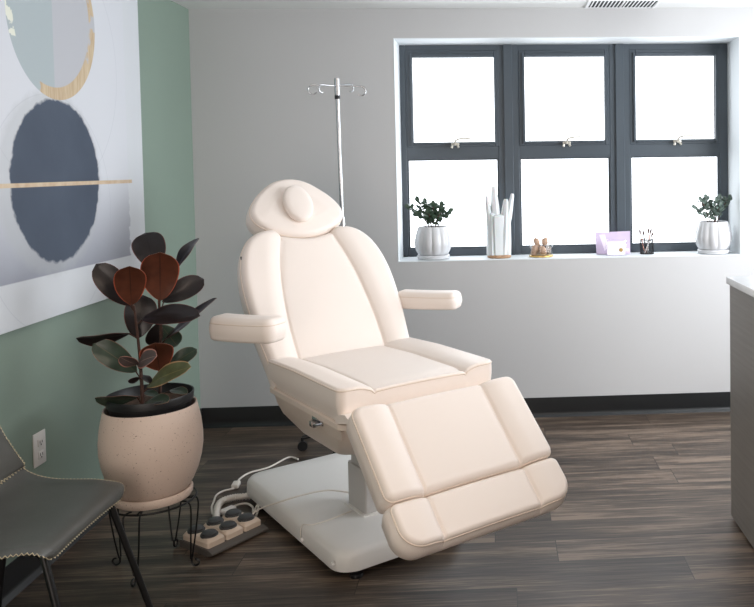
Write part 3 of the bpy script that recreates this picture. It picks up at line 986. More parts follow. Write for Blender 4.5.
# ------------------------------------------------------------------ PLANT STAND, POT, RUBBER PLANT
PXY = (-1.321, 3.156)
ps = empty('plant_stand', (PXY[0], PXY[1], 0), 0, 'low black wire plant stand with hairpin legs and curled feet', 'plant stand')
bm = bmesh.new()
ring = [(0.150 * math.cos(2 * PI * k / 48), 0.150 * math.sin(2 * PI * k / 48), 0.262) for k in range(48)]
tube(bm, ring, 0.004, 8, closed=True)
tube(bm, [(-0.15, 0, 0.262), (0.15, 0, 0.262)], 0.003); tube(bm, [(0, -0.15, 0.262), (0, 0.15, 0.262)], 0.003)
mesh_obj('stand_ring', bm, MT['blackmetal'], ps)
for a in (-6, 84, 174, 264):
    a = math.radians(a)
    r_, t_ = Vector((math.cos(a), math.sin(a), 0)), Vector((-math.sin(a), math.cos(a), 0))
    bm = bmesh.new()
    for s in (-1, 1):
        top = [r_ * 0.118 + t_ * (s * 0.020) + EZ * 0.262, r_ * 0.146 + t_ * (s * 0.028) + EZ * 0.261, r_ * 0.158 + t_ * (s * 0.030) + EZ * 0.235, r_ * 0.150 + t_ * (s * 0.020) + EZ * 0.13, r_ * 0.140 + t_ * (s * 0.006) + EZ * 0.035]
        tube(bm, catmull(top, 5), 0.0032, 7)
    curl = [r_ * 0.140 + EZ * 0.038, r_ * 0.140 + EZ * 0.016]
    for k in range(0, 11):
        q = PI + k / 10 * 1.55 * PI
        rad_ = 0.016 * (1 - 0.035 * k)
        curl.append(r_ * (0.156 + rad_ * math.cos(q)) + EZ * (0.020 + rad_ * math.sin(q)))
    tube(bm, catmull(curl, 3), 0.0038, 8)
    mesh_obj('leg', bm, MT['blackmetal'], ps)
pt = empty('plant_pot', (PXY[0], PXY[1], 0.267), 0, 'large round speckled blush ceramic pot on the black wire stand', 'plant pot')
lathe_obj('saucer', [(0, 0), (0.124, 0), (0.134, 0.004), (0.139, 0.014), (0.140, 0.030), (0.136, 0.036), (0.130, 0.036), (0.126, 0.020), (0, 0.018)], MT['potblush'], pt, 64)
lathe_obj('pot_body', [(0, 0.020), (0.108, 0.020), (0.120, 0.026), (0.143, 0.062), (0.162, 0.105), (0.174, 0.150), (0.1805, 0.195), (0.181, 0.235), (0.176, 0.285), (0.168, 0.325), (0.163, 0.350), (0.162, 0.356), (0.157, 0.354), (0.155, 0.340), (0.160, 0.30), (0, 0.29)], MT['potblush'], pt, 64)
ZR = 0.267
npot = empty('nursery_pot', (PXY[0], PXY[1], 0.56), 0, 'black plastic nursery pot set inside the blush ceramic pot', 'nursery pot')
lathe_obj('pot_wall', [(0, 0), (0.128, 0), (0.130, 0.004), (0.146, 0.075), (0.1505, 0.078), (0.1535, 0.104), (0.152, 0.108), (0.148, 0.107), (0.146, 0.085), (0.140, 0.070)], MT['nurserypot'], npot, 64)
lathe_obj('soil', [(0, 0.076), (0.05, 0.079), (0.10, 0.074), (0.141, 0.070), (0.141, 0.05), (0, 0.05)], MT['soil'], npot, 40)

rp = empty('rubber_plant', (PXY[0], PXY[1], 0.632), 0, 'rubber plant with burgundy and dark green leaves in the black nursery pot', 'plant')
off = Vector((PXY[0], PXY[1], 0.632))
def LP(p): return Vector(p) - off
stA = [(-1.334, 3.12, 0.625), (-1.337, 3.12, 0.758), (-1.344, 3.12, 0.886), (-1.346, 3.10, 1.013)]
stB = [(-1.295, 3.18, 0.625), (-1.291, 3.18, 0.788), (-1.279, 3.17, 0.923), (-1.271, 3.14, 1.015), (-1.273, 3.16, 1.096), (-1.303, 3.2, 1.135)]
tube_obj('stem', catmull([LP(p) for p in stA], 5), 0.006, MT['stem'], rp, 8, rads=[0.0075 - 0.0035 * k / 15 for k in range(16)])
tube_obj('stem', catmull([LP(p) for p in stB], 5), 0.006, MT['stem'], rp, 8, rads=[0.007 - 0.0035 * k / 25 for k in range(26)])
LEAVES = [
 ((-1.344, 3.075, 1.016), (-1.300, 2.97, 1.172), 0.106, 'u'),
 ((-1.263, 3.13, 1.021), (-1.226, 3.05, 1.212), 0.132, 'u'),
 ((-1.311, 3.22, 1.127), (-1.381, 3.3, 1.265), 0.119, 't'),
 ((-1.356, 3.1, 1.01), (-1.453, 3.05, 1.174), 0.094, 't'),
 ((-1.228, 3.2, 1.128), (-1.167, 3.28, 1.243), 0.032, 't'),
 ((-1.276, 3.18, 1.009), (-1.146, 3.26, 1.083), 0.082, 't'),
 ((-1.313, 3.08, 0.964), (-1.072, 3.0, 0.983), 0.063, 't'),
 ((-1.269, 3.16, 0.864), (-1.065, 3.16, 1.023), 0.023, 'e'),
 ((-1.356, 3.14, 0.878), (-1.346, 3.18, 1.038), 0.112, 't'),
 ((-1.369, 3.12, 0.905), (-1.507, 3.0, 0.915), 0.037, 't'),
 ((-1.347, 3.11, 0.761), (-1.473, 3.05, 0.889), 0.086, 'g'),
 ((-1.33, 3.08, 0.797), (-1.357, 3.0, 0.843), 0.033, 'v'),
 ((-1.33, 3.08, 0.797), (-1.228, 3.0, 0.843), 0.037, 'v'),
 ((-1.276, 3.14, 0.755), (-1.258, 3.06, 0.878), 0.117, 'u'),
 ((-1.286, 3.18, 0.933), (-1.331, 3.2, 0.838), 0.058, 't'),
 ((-1.283, 3.18, 0.922), (-1.249, 3.24, 0.827), 0.074, 'g'),
 ((-1.262, 3.18, 0.756), (-1.174, 3.24, 0.813), 0.055, 'g'),
 ((-1.317, 3.12, 0.701), (-1.128, 3.05, 0.788), 0.049, 'm'),
 ((-1.347, 3.12, 0.664), (-1.459, 3.02, 0.692), 0.034, 'g'),
 ((-1.318, 3.1, 0.646), (-1.206, 3.03, 0.666), 0.026, 'g'),
 ((-1.341, 3.14, 0.677), (-1.278, 3.12, 0.665), 0.023, 'g'),
 ((-1.249, 3.16, 0.676), (-1.172, 3.12, 0.67), 0.023, 'g'),
 ((-1.341, 3.12, 0.735), (-1.368, 3.08, 0.735), 0.019, 't'),
 ((-1.346, 3.14, 0.742), (-1.297, 3.1, 0.72), 0.019, 't')]
def leaf_bm(b, tp, width, wdir, arch, fold, nl_=14, nw=8, thick=0.0012, blunt=0.5):
    ax = tp - b; L = ax.length; ax.normalize()
    wdir = (wdir - ax * wdir.dot(ax)).normalized()
    nn = wdir.cross(ax).normalized()
    bm = bmesh.new(); uvl = bm.loops.layers.uv.new('UVMap')
    def grid(sgn):
        G = []
        for i in range(nl_ + 1):
            t_ = i / nl_
            pr = (1 - abs((t_ - 0.6) / (0.6 if t_ < 0.6 else 0.4)) ** (1.9 if t_ < 0.6 else 2.4)) ** (0.75 if t_ < 0.6 else 0.6) if 0 < t_ < 1 else 0.0
            hw_ = width / 2 * max(pr, 0.02)
            row = []
            for j in range(nw + 1):
                s = -1 + 2 * j / nw
                p = b + ax * (L * t_) + wdir * (s * hw_) + nn * (arch * L * math.sin(PI * t_) + fold * abs(s) * hw_ + 0.10 * hw_ * math.sin(7 * t_ + 2 * s) * abs(s)) + nn * (sgn * thick / 2)
                row.append(bm.verts.new(p))
            G.append(row)
        for i in range(nl_):
            for j in range(nw):
                q = [(i, j), (i, j + 1), (i + 1, j + 1), (i + 1, j)]
                f = bm.faces.new([G[a][c] for a, c in (q if sgn > 0 else q[::-1])])
                f.material_index = 0 if sgn > 0 else 1
                for lp, (a, c) in zip(f.loops, (q if sgn > 0 else q[::-1])):
                    lp[uvl].uv = (c / nw, a / nl_)
        return G
    A = grid(1); Bq = grid(-1)
    loop = [(0, j) for j in range(nw)] + [(i, nw) for i in range(nl_)] + [(nl_, j) for j in range(nw, 0, -1)] + [(i, 0) for i in range(nl_, 0, -1)]
    for k in range(len(loop)):
        a, c = loop[k], loop[(k + 1) % len(loop)]
        f = bm.faces.new((A[a[0]][a[1]], Bq[a[0]][a[1]], Bq[c[0]][c[1]], A[c[0]][c[1]]))
        for lp in f.loops: lp[uvl].uv = (0.99, 0.5)
    return bm
def leaf_obj(name, bm, mats, parent):
    me = bpy.data.meshes.new(name); bm.to_mesh(me); bm.free()
    for q in mats: me.materials.append(q)
    me.polygons.foreach_set('use_smooth', [True] * len(me.polygons))
    me.set_sharp_from_angle(angle=math.radians(80))
    return link(bpy.data.objects.new(name, me), parent)
viewp = Vector((0.0, 0, 1.5))
for i, (b, tp, wd, kd) in enumerate(LEAVES):
    b, tp = Vector(b), Vector(tp)
    ax = (tp - b)
    L = ax.length
    vdir = (viewp - (b + tp) / 2).normalized()
    side = ax.cross(vdir).normalized()           # width direction seen full width from the room
    full = max(wd, min(0.085, 0.5 * L))
    ang = math.acos(min(1, wd / full))
    sg = 1 if b.z > 0 and ax.z >= -0.02 else 1
    wdir = side * math.cos(ang) + vdir * math.sin(ang) * sg
    nn = wdir.cross(ax.normalized())
    if kd == 'u':
        # rust underside faces the room: the leaf top faces away
        if nn.dot(vdir) > 0: wdir = -wdir
    else:
        if nn.dot(vdir) < 0: wdir = -wdir
    mats = {'u': ['leaf_green', 'leaf_under'], 't': ['leaf_top', 'leaf_under'], 'e': ['leaf_top', 'leaf_top'], 'v': ['leaf_var', 'leaf_var'], 'g': ['leaf_green', 'leaf_green'], 'm': ['leaf_mottled', 'leaf_green']}[kd]
    bmx = leaf_bm(LP(b), LP(tp), full, wdir, 0.06 if kd != 'e' else 0.0, 0.16 if kd != 'u' else -0.06)
    lo = leaf_obj('leaf', bmx, [MT[q] for q in mats], rp)
    # petiole to the nearest stem point
    cand = catmull([LP(p) for p in stA], 5) + catmull([LP(p) for p in stB], 5)
    bb = LP(b)
    near = min(cand, key=lambda p: (p - bb + Vector((0, 0, 0.03))).length)
    if (near - bb).length > 0.004:
        tube_obj('petiole', [near, (near + bb) / 2 + Vector((0, 0, -0.004)), bb + (LP(tp) - bb) * 0.04], 0.0026, MT['stem'], lo, 6)

# ------------------------------------------------------------------ GREY LEATHER SIDE CHAIR
sc_ = empty('side_chair', (-1.474, 2.580, -0.004), 0, 'grey leather side chair with cream cross-stitching and black metal legs, by the green wall', 'chair')
# local: +x = front of seat, y = width
def chair_shell():
    bm = bmesh.new()
    # profile (x, z) from front edge back and up the backrest
    prof = [(0.190, 0.418), (0.192, 0.432), (0.180, 0.444), (0.150, 0.450), (0.08, 0.450), (0.0, 0.446), (-0.08, 0.444), (-0.15, 0.450), (-0.20, 0.468), (-0.215, 0.505), (-0.222, 0.56), (-0.228, 0.64), (-0.233, 0.72), (-0.237, 0.80), (-0.239, 0.83)]
    hwp = [0.222, 0.244, 0.260, 0.266, 0.290, 0.305, 0.315, 0.320, 0.315, 0.300, 0.275, 0.250, 0.235, 0.215, 0.195]
    prof = [Vector((a, 0, b)) for a, b in prof]
    pr = catmull(prof, 3)
    hw3 = catmull([Vector((h, 0, 0)) for h in hwp], 3)
    n = len(pr); nw = 22
    th = 0.020
    tops, bots = [], []
    for i, p in enumerate(pr):
        tg = (pr[min(i + 1, n - 1)] - pr[max(i - 1, 0)]).normalized()
        nr = Vector((tg.z, 0, -tg.x))            # towards the sitter
        if nr.z < 0 and abs(nr.z) > abs(nr.x): nr = -nr
        if nr.x < 0 and abs(nr.x) > abs(nr.z): nr = -nr
        h = hw3[i].x
        f = i / (n - 1)
        curl = 0.004 + 0.05 * math.exp(-((f - 0.66) / 0.16) ** 2)
        ra, rb_ = [], []
        for j in range(nw + 1):
            s = -1 + 2 * j / nw
            lift = curl * (abs(s) ** 3) - 0.004 * (1 - s * s)
            rt_ = p + Vector((0, s * h, 0)) + nr * lift
            rnd_ = th / 2 * math.sqrt(max(0.0, 1 - max(0, (abs(s) - 0.93) / 0.07) ** 2))
            ra.append(bm.verts.new(rt_ + nr * rnd_)); rb_.append(bm.verts.new(rt_ - nr * (rnd_ + 0.001)))
        tops.append(ra); bots.append(rb_)
    for i in range(n - 1):
        for j in range(nw):
            bm.faces.new((tops[i][j], tops[i][j + 1], tops[i + 1][j + 1], tops[i + 1][j]))
            bm.faces.new((bots[i][j], bots[i + 1][j], bots[i + 1][j + 1], bots[i][j + 1]))
        for j in (0, nw):
            bm.faces.new((tops[i][j], tops[i + 1][j], bots[i + 1][j], bots[i][j]))
    for i in (0, n - 1):
        for j in range(nw):
            bm.faces.new((tops[i][j], tops[i][j + 1], bots[i][j + 1], bots[i][j]))
    edge = [tops[i][nw].co.copy() for i in range(n - 1, -1, -1)] + [tops[0][j].co.copy() for j in range(nw - 1, 0, -1)] + [tops[i][0].co.copy() for i in range(n)]
    cross = [tops[int(n * 0.56)][j].co.copy() for j in range(nw + 1)]
    return bm, edge, cross
bmc, edge, crs = chair_shell()
shell = mesh_obj('seat_shell', bmc, MT['grey_leather'], sc_, angle=60)
def stitch(pts, step=0.013, amp=0.0055, r=0.0016, up_=Vector((0, 0, 1))):
    # resample and zigzag
    ds = [0]
    for a, b in zip(pts, pts[1:]): ds.append(ds[-1] + (b - a).length)
    out = []
    k = 0
    s = 0.0; i = 0
    while s < ds[-1]:
        while ds[i + 1] < s: i += 1
        f = (s - ds[i]) / max(1e-9, ds[i + 1] - ds[i])
        p = pts[i].lerp(pts[i + 1], f)
        out.append((p, (pts[i + 1] - pts[i]).normalized()))
        s += step / 2
    return out
bm = bmesh.new()
cenp = Vector((-0.05, 0, 0.45))
zz = []
for k, (p, tg) in enumerate(stitch(edge)):
    nrm = Vector((0, 0, 1)) if p.x > -0.19 else Vector((1, 0, 0))
    inw = tg.cross(nrm).normalized()
    if inw.dot(cenp - p) < 0: inw = -inw
    zz.append(p + inw * (0.004 if k % 2 else -0.002) + nrm * (0.0015 + (0.001 if k % 2 else -0.004)))
tube(bm, zz, 0.0014, 5)
zz = []
for k, (p, tg) in enumerate(stitch(crs)):
    nrm = Vector((0.7, 0, 0.7)); inw = tg.cross(nrm).normalized()
    zz.append(p + inw * (0.006 if k % 2 else -0.006) + nrm * 0.0025)
tube(bm, zz, 0.0017, 5)
mesh_obj('cross_stitching', bm, MT['thread'], shell, angle=80)
for (sy) in (-1, 1):
    pts = [(0.02, sy * 0.17, 0.424), (0.13, sy * 0.19, 0.424), (0.158, sy * 0.195, 0.416), (0.172, sy * 0.200, 0.39), (0.275, sy * 0.240, 0.006)]
    tube_obj('leg', catmull(pts, 5), 0.011, MT['blackmetal'], sc_, 12)
    pts = [(0.02, sy * 0.17, 0.424), (-0.10, sy * 0.18, 0.424), (-0.14, sy * 0.185, 0.416), (-0.158, sy * 0.19, 0.39), (-0.225, sy * 0.22, 0.006)]
    tube_obj('leg', catmull(pts, 5), 0.011, MT['blackmetal'], sc_, 12)
bm = bmesh.new()
tube(bm, [(0.04, -0.17, 0.424), (0.04, 0.17, 0.424)], 0.010, 10); tube(bm, [(-0.08, -0.17, 0.424), (-0.08, 0.17, 0.424)], 0.010, 10)
mesh_obj('seat_support', bm, MT['blackmetal'], sc_)

# ------------------------------------------------------------------ FOOT PEDAL
fp = empty('foot_pedal', (-1.140, 3.375, 0), math.atan2(0.204, 0.142), 'six-button beige foot control on the floor left of the chair base', 'foot control')
bm = bmesh.new()
prof = [(-0.095, 0.0), (0.088, 0.0), (0.112, 0.010), (0.110, 0.016), (0.084, 0.026), (-0.085, 0.030), (-0.095, 0.022)]
loft(bm, [[(-0.135, -y, z) for y, z in prof], [(0.135, -y, z) for y, z in prof]])
mesh_obj('pedal_plate', bm, MT['pedalgrey'], fp, angle=30)
for k, x in enumerate((-0.088, 0.0, 0.088)):
    bm = bmesh.new()
    loft(bm, [rrect(x - 0.040, x + 0.040, -0.078, 0.085, 0.008, 0.024), rrect(x - 0.040, x + 0.040, -0.078, 0.085, 0.008, 0.046), rrect(x - 0.032, x + 0.032, -0.068, 0.078, 0.010, 0.058)])
    pb = mesh_obj('pedal_block', bm, MT['pedalbeige'], fp, angle=30)
    for y in (-0.032, 0.050):
        lathe_obj('foot_button', [(0, 0.056), (0.034, 0.056), (0.034, 0.062), (0.029, 0.063), (0.029, 0.069), (0.025, 0.072), (0, 0.073)], MT['button'], pb, 28, None, x, y)

# ------------------------------------------------------------------ CABLES
def adopt(o, parent):
    o.parent = parent
    rz = parent.rotation_euler.to_matrix().to_4x4()
    o.matrix_parent_inverse = (Matrix.Translation(parent.location) @ rz).inverted()
    return o
def corr(name, pts, r, parent):
    p = catmull(pts, 9)
    bm = bmesh.new()
    rads = [r * (1.0 if k % 2 else 0.78) for k in range(len(p))]
    tube(bm, p, r, 12, rads=rads)
    return adopt(mesh_obj(name, bm, MT['cord'], angle=80), parent)
corr('corrugated_hose', [(-1.185, 3.43, 0.024), (-1.219, 3.524, 0.020), (-1.253, 3.641, 0.018), (-1.258, 3.715, 0.018), (-1.225, 3.755, 0.018), (-1.18, 3.765, 0.018), (-1.11, 3.775, 0.02)], 0.016, fp)
def cord(pts, r, parent, name='power_cord'):
    return adopt(tube_obj(name, catmull(pts, 8), r, MT['cord'], None, 8), parent)
wc = cord([(-1.051, 4.269, 0.005), (-1.108, 4.30, 0.005), (-1.171, 4.167, 0.005), (-1.246, 4.10, 0.005), (-1.272, 4.022, 0.005), (-1.264, 3.952, 0.005), (-1.262, 3.903, 0.005), (-1.302, 3.873, 0.005), (-1.318, 3.825, 0.005), (-1.306, 3.756, 0.005), (-1.29, 3.68, 0.005), (-1.25, 3.60, 0.005), (-1.205, 3.649, 0.006)], 0.0048,
     tc_)
box('cord_connector', -0.017, 0.017, -0.03, 0.03, 0.0, 0.022, MT['cord'], wc, 0.006, 3, Matrix.Translation((-1.262, 3.93, 0.0)) @ Matrix.Rotation(0.1, 4, 'Z'))
pc_ = cord([(-1.205, 3.649, 0.012), (-1.175, 3.69, 0.012), (-1.14, 3.695, 0.012), (-1.105, 3.66, 0.010), (-1.085, 3.60, 0.012), (-1.075, 3.63, 0.030), (-1.062, 3.60, 0.030), (-1.056, 3.545, 0.02)], 0.0048,
     fp)
box('plug', -0.018, 0.018, -0.032, 0.032, 0.0, 0.026, MT['white_plastic'], pc_, 0.007, 3, Matrix.Translation((-1.200, 3.625, 0.0)) @ Matrix.Rotation(-0.6, 4, 'Z'))
def CW(x, y, z):
    return tc_.location + Vector((math.cos(TH) * x - math.sin(TH) * y, math.sin(TH) * x + math.cos(TH) * y, z))
cord([Vector((-1.045, 3.42, 0.050)), Vector((-1.022, 3.44, 0.085)), CW(0.024, -0.285, 0.158), CW(0.012, -0.192, 0.155), CW(0.02, -0.10, 0.150), CW(0.09, -0.05, 0.152), CW(0.146, -0.045, 0.160)], 0.0035,
     fp, 'control_cord')
cord([(-0.787, 3.212, 0.046), (-0.790, 3.216, 0.090), (-0.780, 3.222, 0.112), (-0.742, 3.205, 0.117), (-0.679, 3.239, 0.121), (-0.605, 3.308, 0.124)], 0.0022,
     tc_, 'thin_cord')

# ------------------------------------------------------------------ WINDOWSILL THINGS
ZS = WZ0 + t
def planter(loc, s, label, plabel, leafm, seed, leaves):
    p = empty('planter', loc, 0, label, 'planter', None)
    lathe_obj('saucer', [(0, 0), (0.082 * s, 0), (0.094 * s, 0.004), (0.100 * s, 0.020), (0.096 * s, 0.026), (0.088 * s, 0.022), (0, 0.018)], MT['ceramic'], p, 48)
    flute = lambda a, r, z: r * (1 - 0.085 * (1 - abs(math.sin(a * 6)) ** 0.7) * math.sin(PI * min(1, max(0.0, (z - 0.02) / 0.19))) ** 0.5 + 0.02)
    lathe_obj('pot', [(0, 0.022), (0.078 * s, 0.022), (0.090 * s, 0.030), (0.104 * s, 0.055), (0.111 * s, 0.085), (0.109 * s, 0.12), (0.100 * s, 0.16), (0.089 * s, 0.192), (0.086 * s, 0.197), (0.082 * s, 0.195), (0.081 * s, 0.182), (0, 0.180)], MT['ceramic'], p, 112, flute)
    lathe_obj('soil', [(0, 0.185), (0.078 * s, 0.183), (0.078 * s, 0.178), (0, 0.178)], MT['soil'], p, 24)
    r = random.Random(seed)
    q = empty('succulent', (loc[0], loc[1], loc[2] + 0.183), 0, plabel, 'plant')
    for k, (dx, dy, h) in enumerate(leaves):
        base_ = Vector((dx * 0.25, dy * 0.4, 0)); tip = Vector((dx, dy, h))
        mid = (base_ + tip) / 2 + Vector((0, 0, h * 0.12))
        path = catmull([base_, mid, tip], 5)
        stt = tube_obj('stem', path, 0.0026, MT['stem'], q, 6)
        for i in range(2, len(path)):
            for sgn in (-1, 1):
                if r.random() < (0.7 if i < 4 else 0.3): continue
                d = Vector((r.uniform(0.4, 1) * sgn, r.uniform(-0.6, 0.6), r.uniform(0.1, 0.9))).normalized()
                lb = leaf_bm(path[i], path[i] + d * r.uniform(0.030, 0.048), r.uniform(0.018, 0.026), Vector((r.uniform(-1, 1), r.uniform(-0.3, 0.3), r.uniform(-1, 1))), 0.08, 0.2, 6, 4, 0.0016)
                leaf_obj('leaf', lb, [leafm, leafm], q)
        lb = leaf_bm(path[-1], path[-1] + (path[-1] - path[-3]).normalized() * 0.04, 0.024, Vector((1, 0, 0.2)), 0.08, 0.2, 6, 4, 0.0016)
        leaf_obj('leaf', lb, [leafm, leafm], q)
planter((-0.390, 5.005, ZS), 1.0, 'white fluted ceramic planter at the left end of the windowsill', 'dark green succulent in the planter at the left end of the sill', MT['smallleaf'], 3,
        [(-0.080, 0, 0.165), (-0.135, -0.01, 0.125), (-0.040, 0.02, 0.150), (0.005, -0.02, 0.135), (0.045, 0.02, 0.130), (0.095, 0, 0.095), (-0.02, -0.04, 0.095), (0.050, -0.03, 0.10), (-0.07, -0.03, 0.085)])
planter((1.332, 4.985, ZS), 1.0, 'white fluted ceramic planter at the right end of the windowsill', 'grey green leafy plant in the planter at the right end of the sill', MT['smallleaf2'], 5,
        [(-0.07, 0, 0.135), (-0.100, 0.01, 0.09), (-0.035, 0.02, 0.145), (0.01, -0.02, 0.125), (0.04, 0.02, 0.145), (0.090, 0, 0.145), (0.03, -0.03, 0.10)])

# crystal cluster on wood slice
cr = empty('crystal_cluster', (0.010, 4.995, ZS), 0, 'tall white crystal cluster with upright prongs on a wood slice', 'crystal')
lathe_obj('wood_base', [(0, 0), (0.068, 0), (0.073, 0.004), (0.072, 0.013), (0.067, 0.017), (0, 0.018)], MT['wood'], cr, 28, lambda a, r, z: r * (1 + 0.03 * math.sin(5 * a)))
def prong(b, tp, r0, r1, n=7, ph=0.3):
    b, tp = Vector(b), Vector(tp)
    ax = (tp - b).normalized(); u = ax.orthogonal().normalized(); v = ax.cross(u)
    bm = bmesh.new()
    rr = random.Random(int(b.x * 1e4) + n)
    js = [rr.uniform(0.88, 1.1) for _ in range(n)]
    rings = []
    for f, q in ((0, r0), (0.35, r0 * 0.98), (0.7, (r0 + r1) / 2), (0.965, r1), (1.0, r1 * 0.7)):
        c = b.lerp(tp, f)
        rings.append([c + (u * math.cos(2 * PI * k / n + ph) + v * math.sin(2 * PI * k / n + ph)) * q * js[k] for k in range(n)])
    loft(bm, rings)
    return bm
for a in (((0.004, 0.004, 0.016), (-0.002, 0.004, 0.262), 0.052, 0.046, 10), ((-0.036, 0, 0.016), (-0.040, 0.004, 0.275), 0.040, 0.030, 9), ((-0.010, 0.012, 0.016), (-0.028, 0.01, 0.436), 0.040, 0.018, 8), ((-0.044, -0.006, 0.15), (-0.072, 0.0, 0.378), 0.024, 0.011, 7),
          ((0.020, 0.0, 0.016), (0.046, 0.0, 0.355), 0.040, 0.016, 8), ((0.038, 0.008, 0.016), (0.046, 0.006, 0.282), 0.038, 0.028, 9), ((0.046, 0.008, 0.18), (0.086, 0.006, 0.388), 0.024, 0.012, 7)):
    mesh_obj('crystal_prong', prong(*a), MT['crystal'], cr, angle=25)

# glass jar with stones
jx, jy = 0.266, 5.0
jar = empty('glass_jar', (jx, jy, ZS), 0, 'round clear glass dish with gold base holding tan stones', 'jar')
lathe_obj('gold_base', [(0, 0), (0.070, 0), (0.074, 0.003), (0.074, 0.009), (0.070, 0.011), (0, 0.011)], MT['gold'], jar, 40)
lathe_obj('glass_wall', [(0.071, 0.0115), (0.073, 0.03), (0.073, 0.082), (0.0715, 0.084), (0.070, 0.082), (0.070, 0.014), (0, 0.0135), (0, 0.0115)], MT['glass'], jar, 40)
def stone_bm(r, seed):
    rr = random.Random(seed)
    bm = bmesh.new()
    bmesh.ops.create_icosphere(bm, subdivisions=2, radius=r)
    for v in bm.verts:
        n = v.co.normalized()
        v.co *= 1 + 0.16 * math.sin(3 * n.x + seed) * math.cos(4 * n.y + 2 * seed) + rr.uniform(-0.05, 0.05)
        v.co.x = math.copysign(min(abs(v.co.x), r * 0.72), v.co.x); v.co.y = math.copysign(min(abs(v.co.y), r * 0.78), v.co.y)
        v.co.z *= 1.12 if seed % 2 else 0.95
        v.co.x += 0.25 * v.co.z * math.sin(seed * 2.1)
    return bm
stones = [(-0.040, -0.012, 0.042, 'stone', 0.029, 'tan stone at the left of the glass dish'), (0.008, -0.030, 0.040, 'stone', 0.029, 'tan stone at the front middle of the glass dish'), (0.044, 0.004, 0.040, 'stone2', 0.024, 'greyish stone at the right of the glass dish'),
          (-0.015, 0.036, 0.040, 'stone2', 0.024, 'greyish stone at the back of the glass dish'), (-0.026, -0.004, 0.088, 'stone', 0.024, 'upper left tan stone piled in the glass dish'), (0.024, 0.002, 0.090, 'stone', 0.026, 'upper right tan stone piled in the glass dish')]
for k, (x, y, z, mt, r, lb) in enumerate(stones):
    o = mesh_obj('stone', stone_bm(r, k + 1), MT[mt], None, angle=50)
    o.location = (jx + x, jy + y, ZS + z)
    tag(o, lb, 'stone', 'stones in the glass dish')

# lilac pouch + clear box
po = empty('lilac_pouch', (0.716, 5.035, ZS), 0, 'lilac card pouch leaning back on the windowsill behind the clear box', 'pouch')
R_ = Matrix.Rotation(math.radians(-9), 4, 'X')
bm = bmesh.new()
hp = [(-0.104, 0.0), (0.104, 0.0), (0.108, 0.14), (-0.108, 0.135)]
loft(bm, [[(x, -0.010, z) for x, z in hp], [(x, 0.010, z) for x, z in hp]])
bmesh.ops.transform(bm, matrix=R_, verts=bm.verts[:]); bmesh.ops.translate(bm, vec=(0, 0, 0.002), verts=bm.verts[:])
mesh_obj('pouch_body', bm, MT['lilac'], po, smooth=False)
bm = bmesh.new()
for c in ([(-0.085, 0.12), (-0.05, 0.12), (-0.03, 0.04), (-0.055, 0.02)], [(0.06, 0.015), (0.095, 0.015), (0.10, 0.03), (0.07, 0.034)]):
    loft(bm, [[(x, -0.0112, z) for x, z in c], [(x, -0.0101, z) for x, z in c]])
bmesh.ops.transform(bm, matrix=R_, verts=bm.verts[:]); bmesh.ops.translate(bm, vec=(0, 0, 0.002), verts=bm.verts[:])
mesh_obj('pale_printing', bm, MT['paleprint'], po, smooth=False)
cbx = empty('clear_box', (0.722, 4.955, ZS), 0.08, 'small clear plastic box with a pale card inside, before the lilac pouch', 'box')
bm = bmesh.new()
bx(bm, -0.062, 0.062, -0.022, 0.022, 0.002, 0.100, 0.003)
mesh_obj('box_shell', bm, MT['glass'], cbx)
box('inner_card', -0.055, 0.055, -0.004, 0.004, 0.006, 0.088, MT['paleprint'], cbx)
lathe_obj('gold_seal', [(0, 0), (0.012, 0), (0.012, -0.0015), (0, -0.0015)], MT['gold'], cbx, 20)
s_ = [c for c in C.objects if c.parent == cbx][-1]; s_.rotation_euler = (-PI / 2, 0, 0); s_.location = (0.03, -0.0042, 0.035)
s_.rotation_euler = (PI / 2, 0, 0); s_.location = (0.03, -0.0056, 0.035)

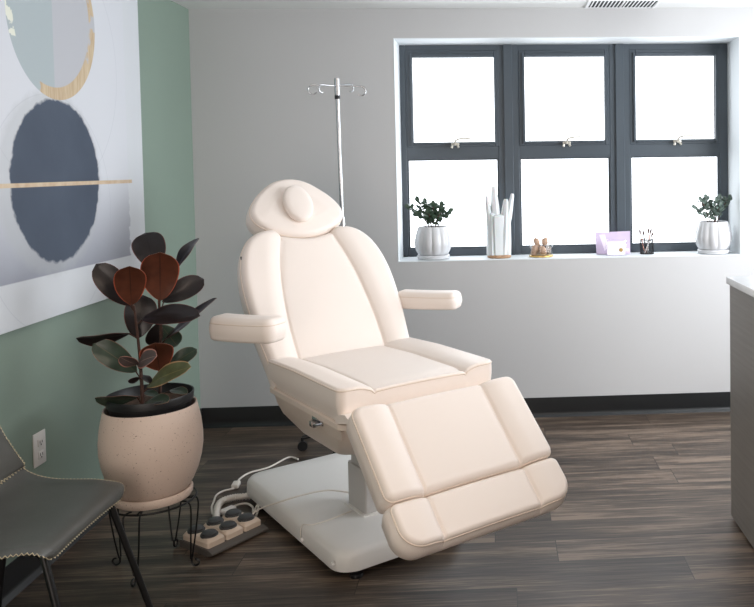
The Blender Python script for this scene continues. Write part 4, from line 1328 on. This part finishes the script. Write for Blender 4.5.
# mesh cup with brushes
cx_, cy2 = 0.925, 5.03
cup = empty('brush_cup', (cx_, cy2, ZS), 0, 'small black wire cup of brushes right of the lilac pouch', 'cup')
bm = bmesh.new()
for z in (0.003, 0.088):
    tube(bm, [(0.042 * math.cos(2 * PI * k / 32), 0.042 * math.sin(2 * PI * k / 32), z) for k in range(32)], 0.0028, 6, closed=True)
for k in range(22):
    for d in (1, -1):
        a0 = 2 * PI * k / 22; a1 = a0 + d * 0.9
        tube(bm, [(0.0415 * math.cos(a0 + (a1 - a0) * f), 0.0415 * math.sin(a0 + (a1 - a0) * f), 0.003 + 0.085 * f) for f in (0, 0.25, 0.5, 0.75, 1)], 0.0011, 4)
mesh_obj('wire_mesh', bm, MT['blackmetal'], cup)
lathe_obj('cup_bottom', [(0, 0.0), (0.041, 0.0), (0.041, 0.003), (0, 0.003)], MT['blackmetal'], cup, 24)
brs = [(-0.018, -0.01, -0.045, 0.0, 0.148, 'pink', 'rose-handled brush leaning furthest left in the black cup'), (0.0, 0.012, -0.020, 0.016, 0.140, 'blackmetal', 'black-handled brush standing left of centre in the black cup'), (0.006, -0.014, 0.008, -0.02, 0.155, 'whitehandle', 'white-handled brush upright in the middle of the black cup'),
       (-0.008, 0.0, 0.030, 0.0, 0.152, 'pink', 'rose-handled brush leaning right in the black cup'), (-0.022, -0.018, 0.038, -0.012, 0.128, 'whitehandle', 'white-handled brush leaning furthest right in the black cup')]
for i, (x0, y0, x1, y1, h, mt, lb) in enumerate(brs):
    e = empty('makeup_brush', (cx_ + x0 * 0.8, cy2 + y0 * 0.8, ZS + 0.005), 0, lb, 'brush', 'brushes in the black wire cup')
    a = Vector((0, 0, 0)); b = Vector((x1 - x0 * 0.8, y1 - y0 * 0.8, h))
    mesh_obj('handle', tube(bmesh.new(), [a, a.lerp(b, 0.8)], 0.0034, 8, rads=[0.0028, 0.0040]), MT[mt], e)
    mesh_obj('bristles', tube(bmesh.new(), [a.lerp(b, 0.8), a.lerp(b, 0.9), a.lerp(b, 1.0)], 0.005, 8, rads=[0.004, 0.0068, 0.003]), MT['bristle'], e)
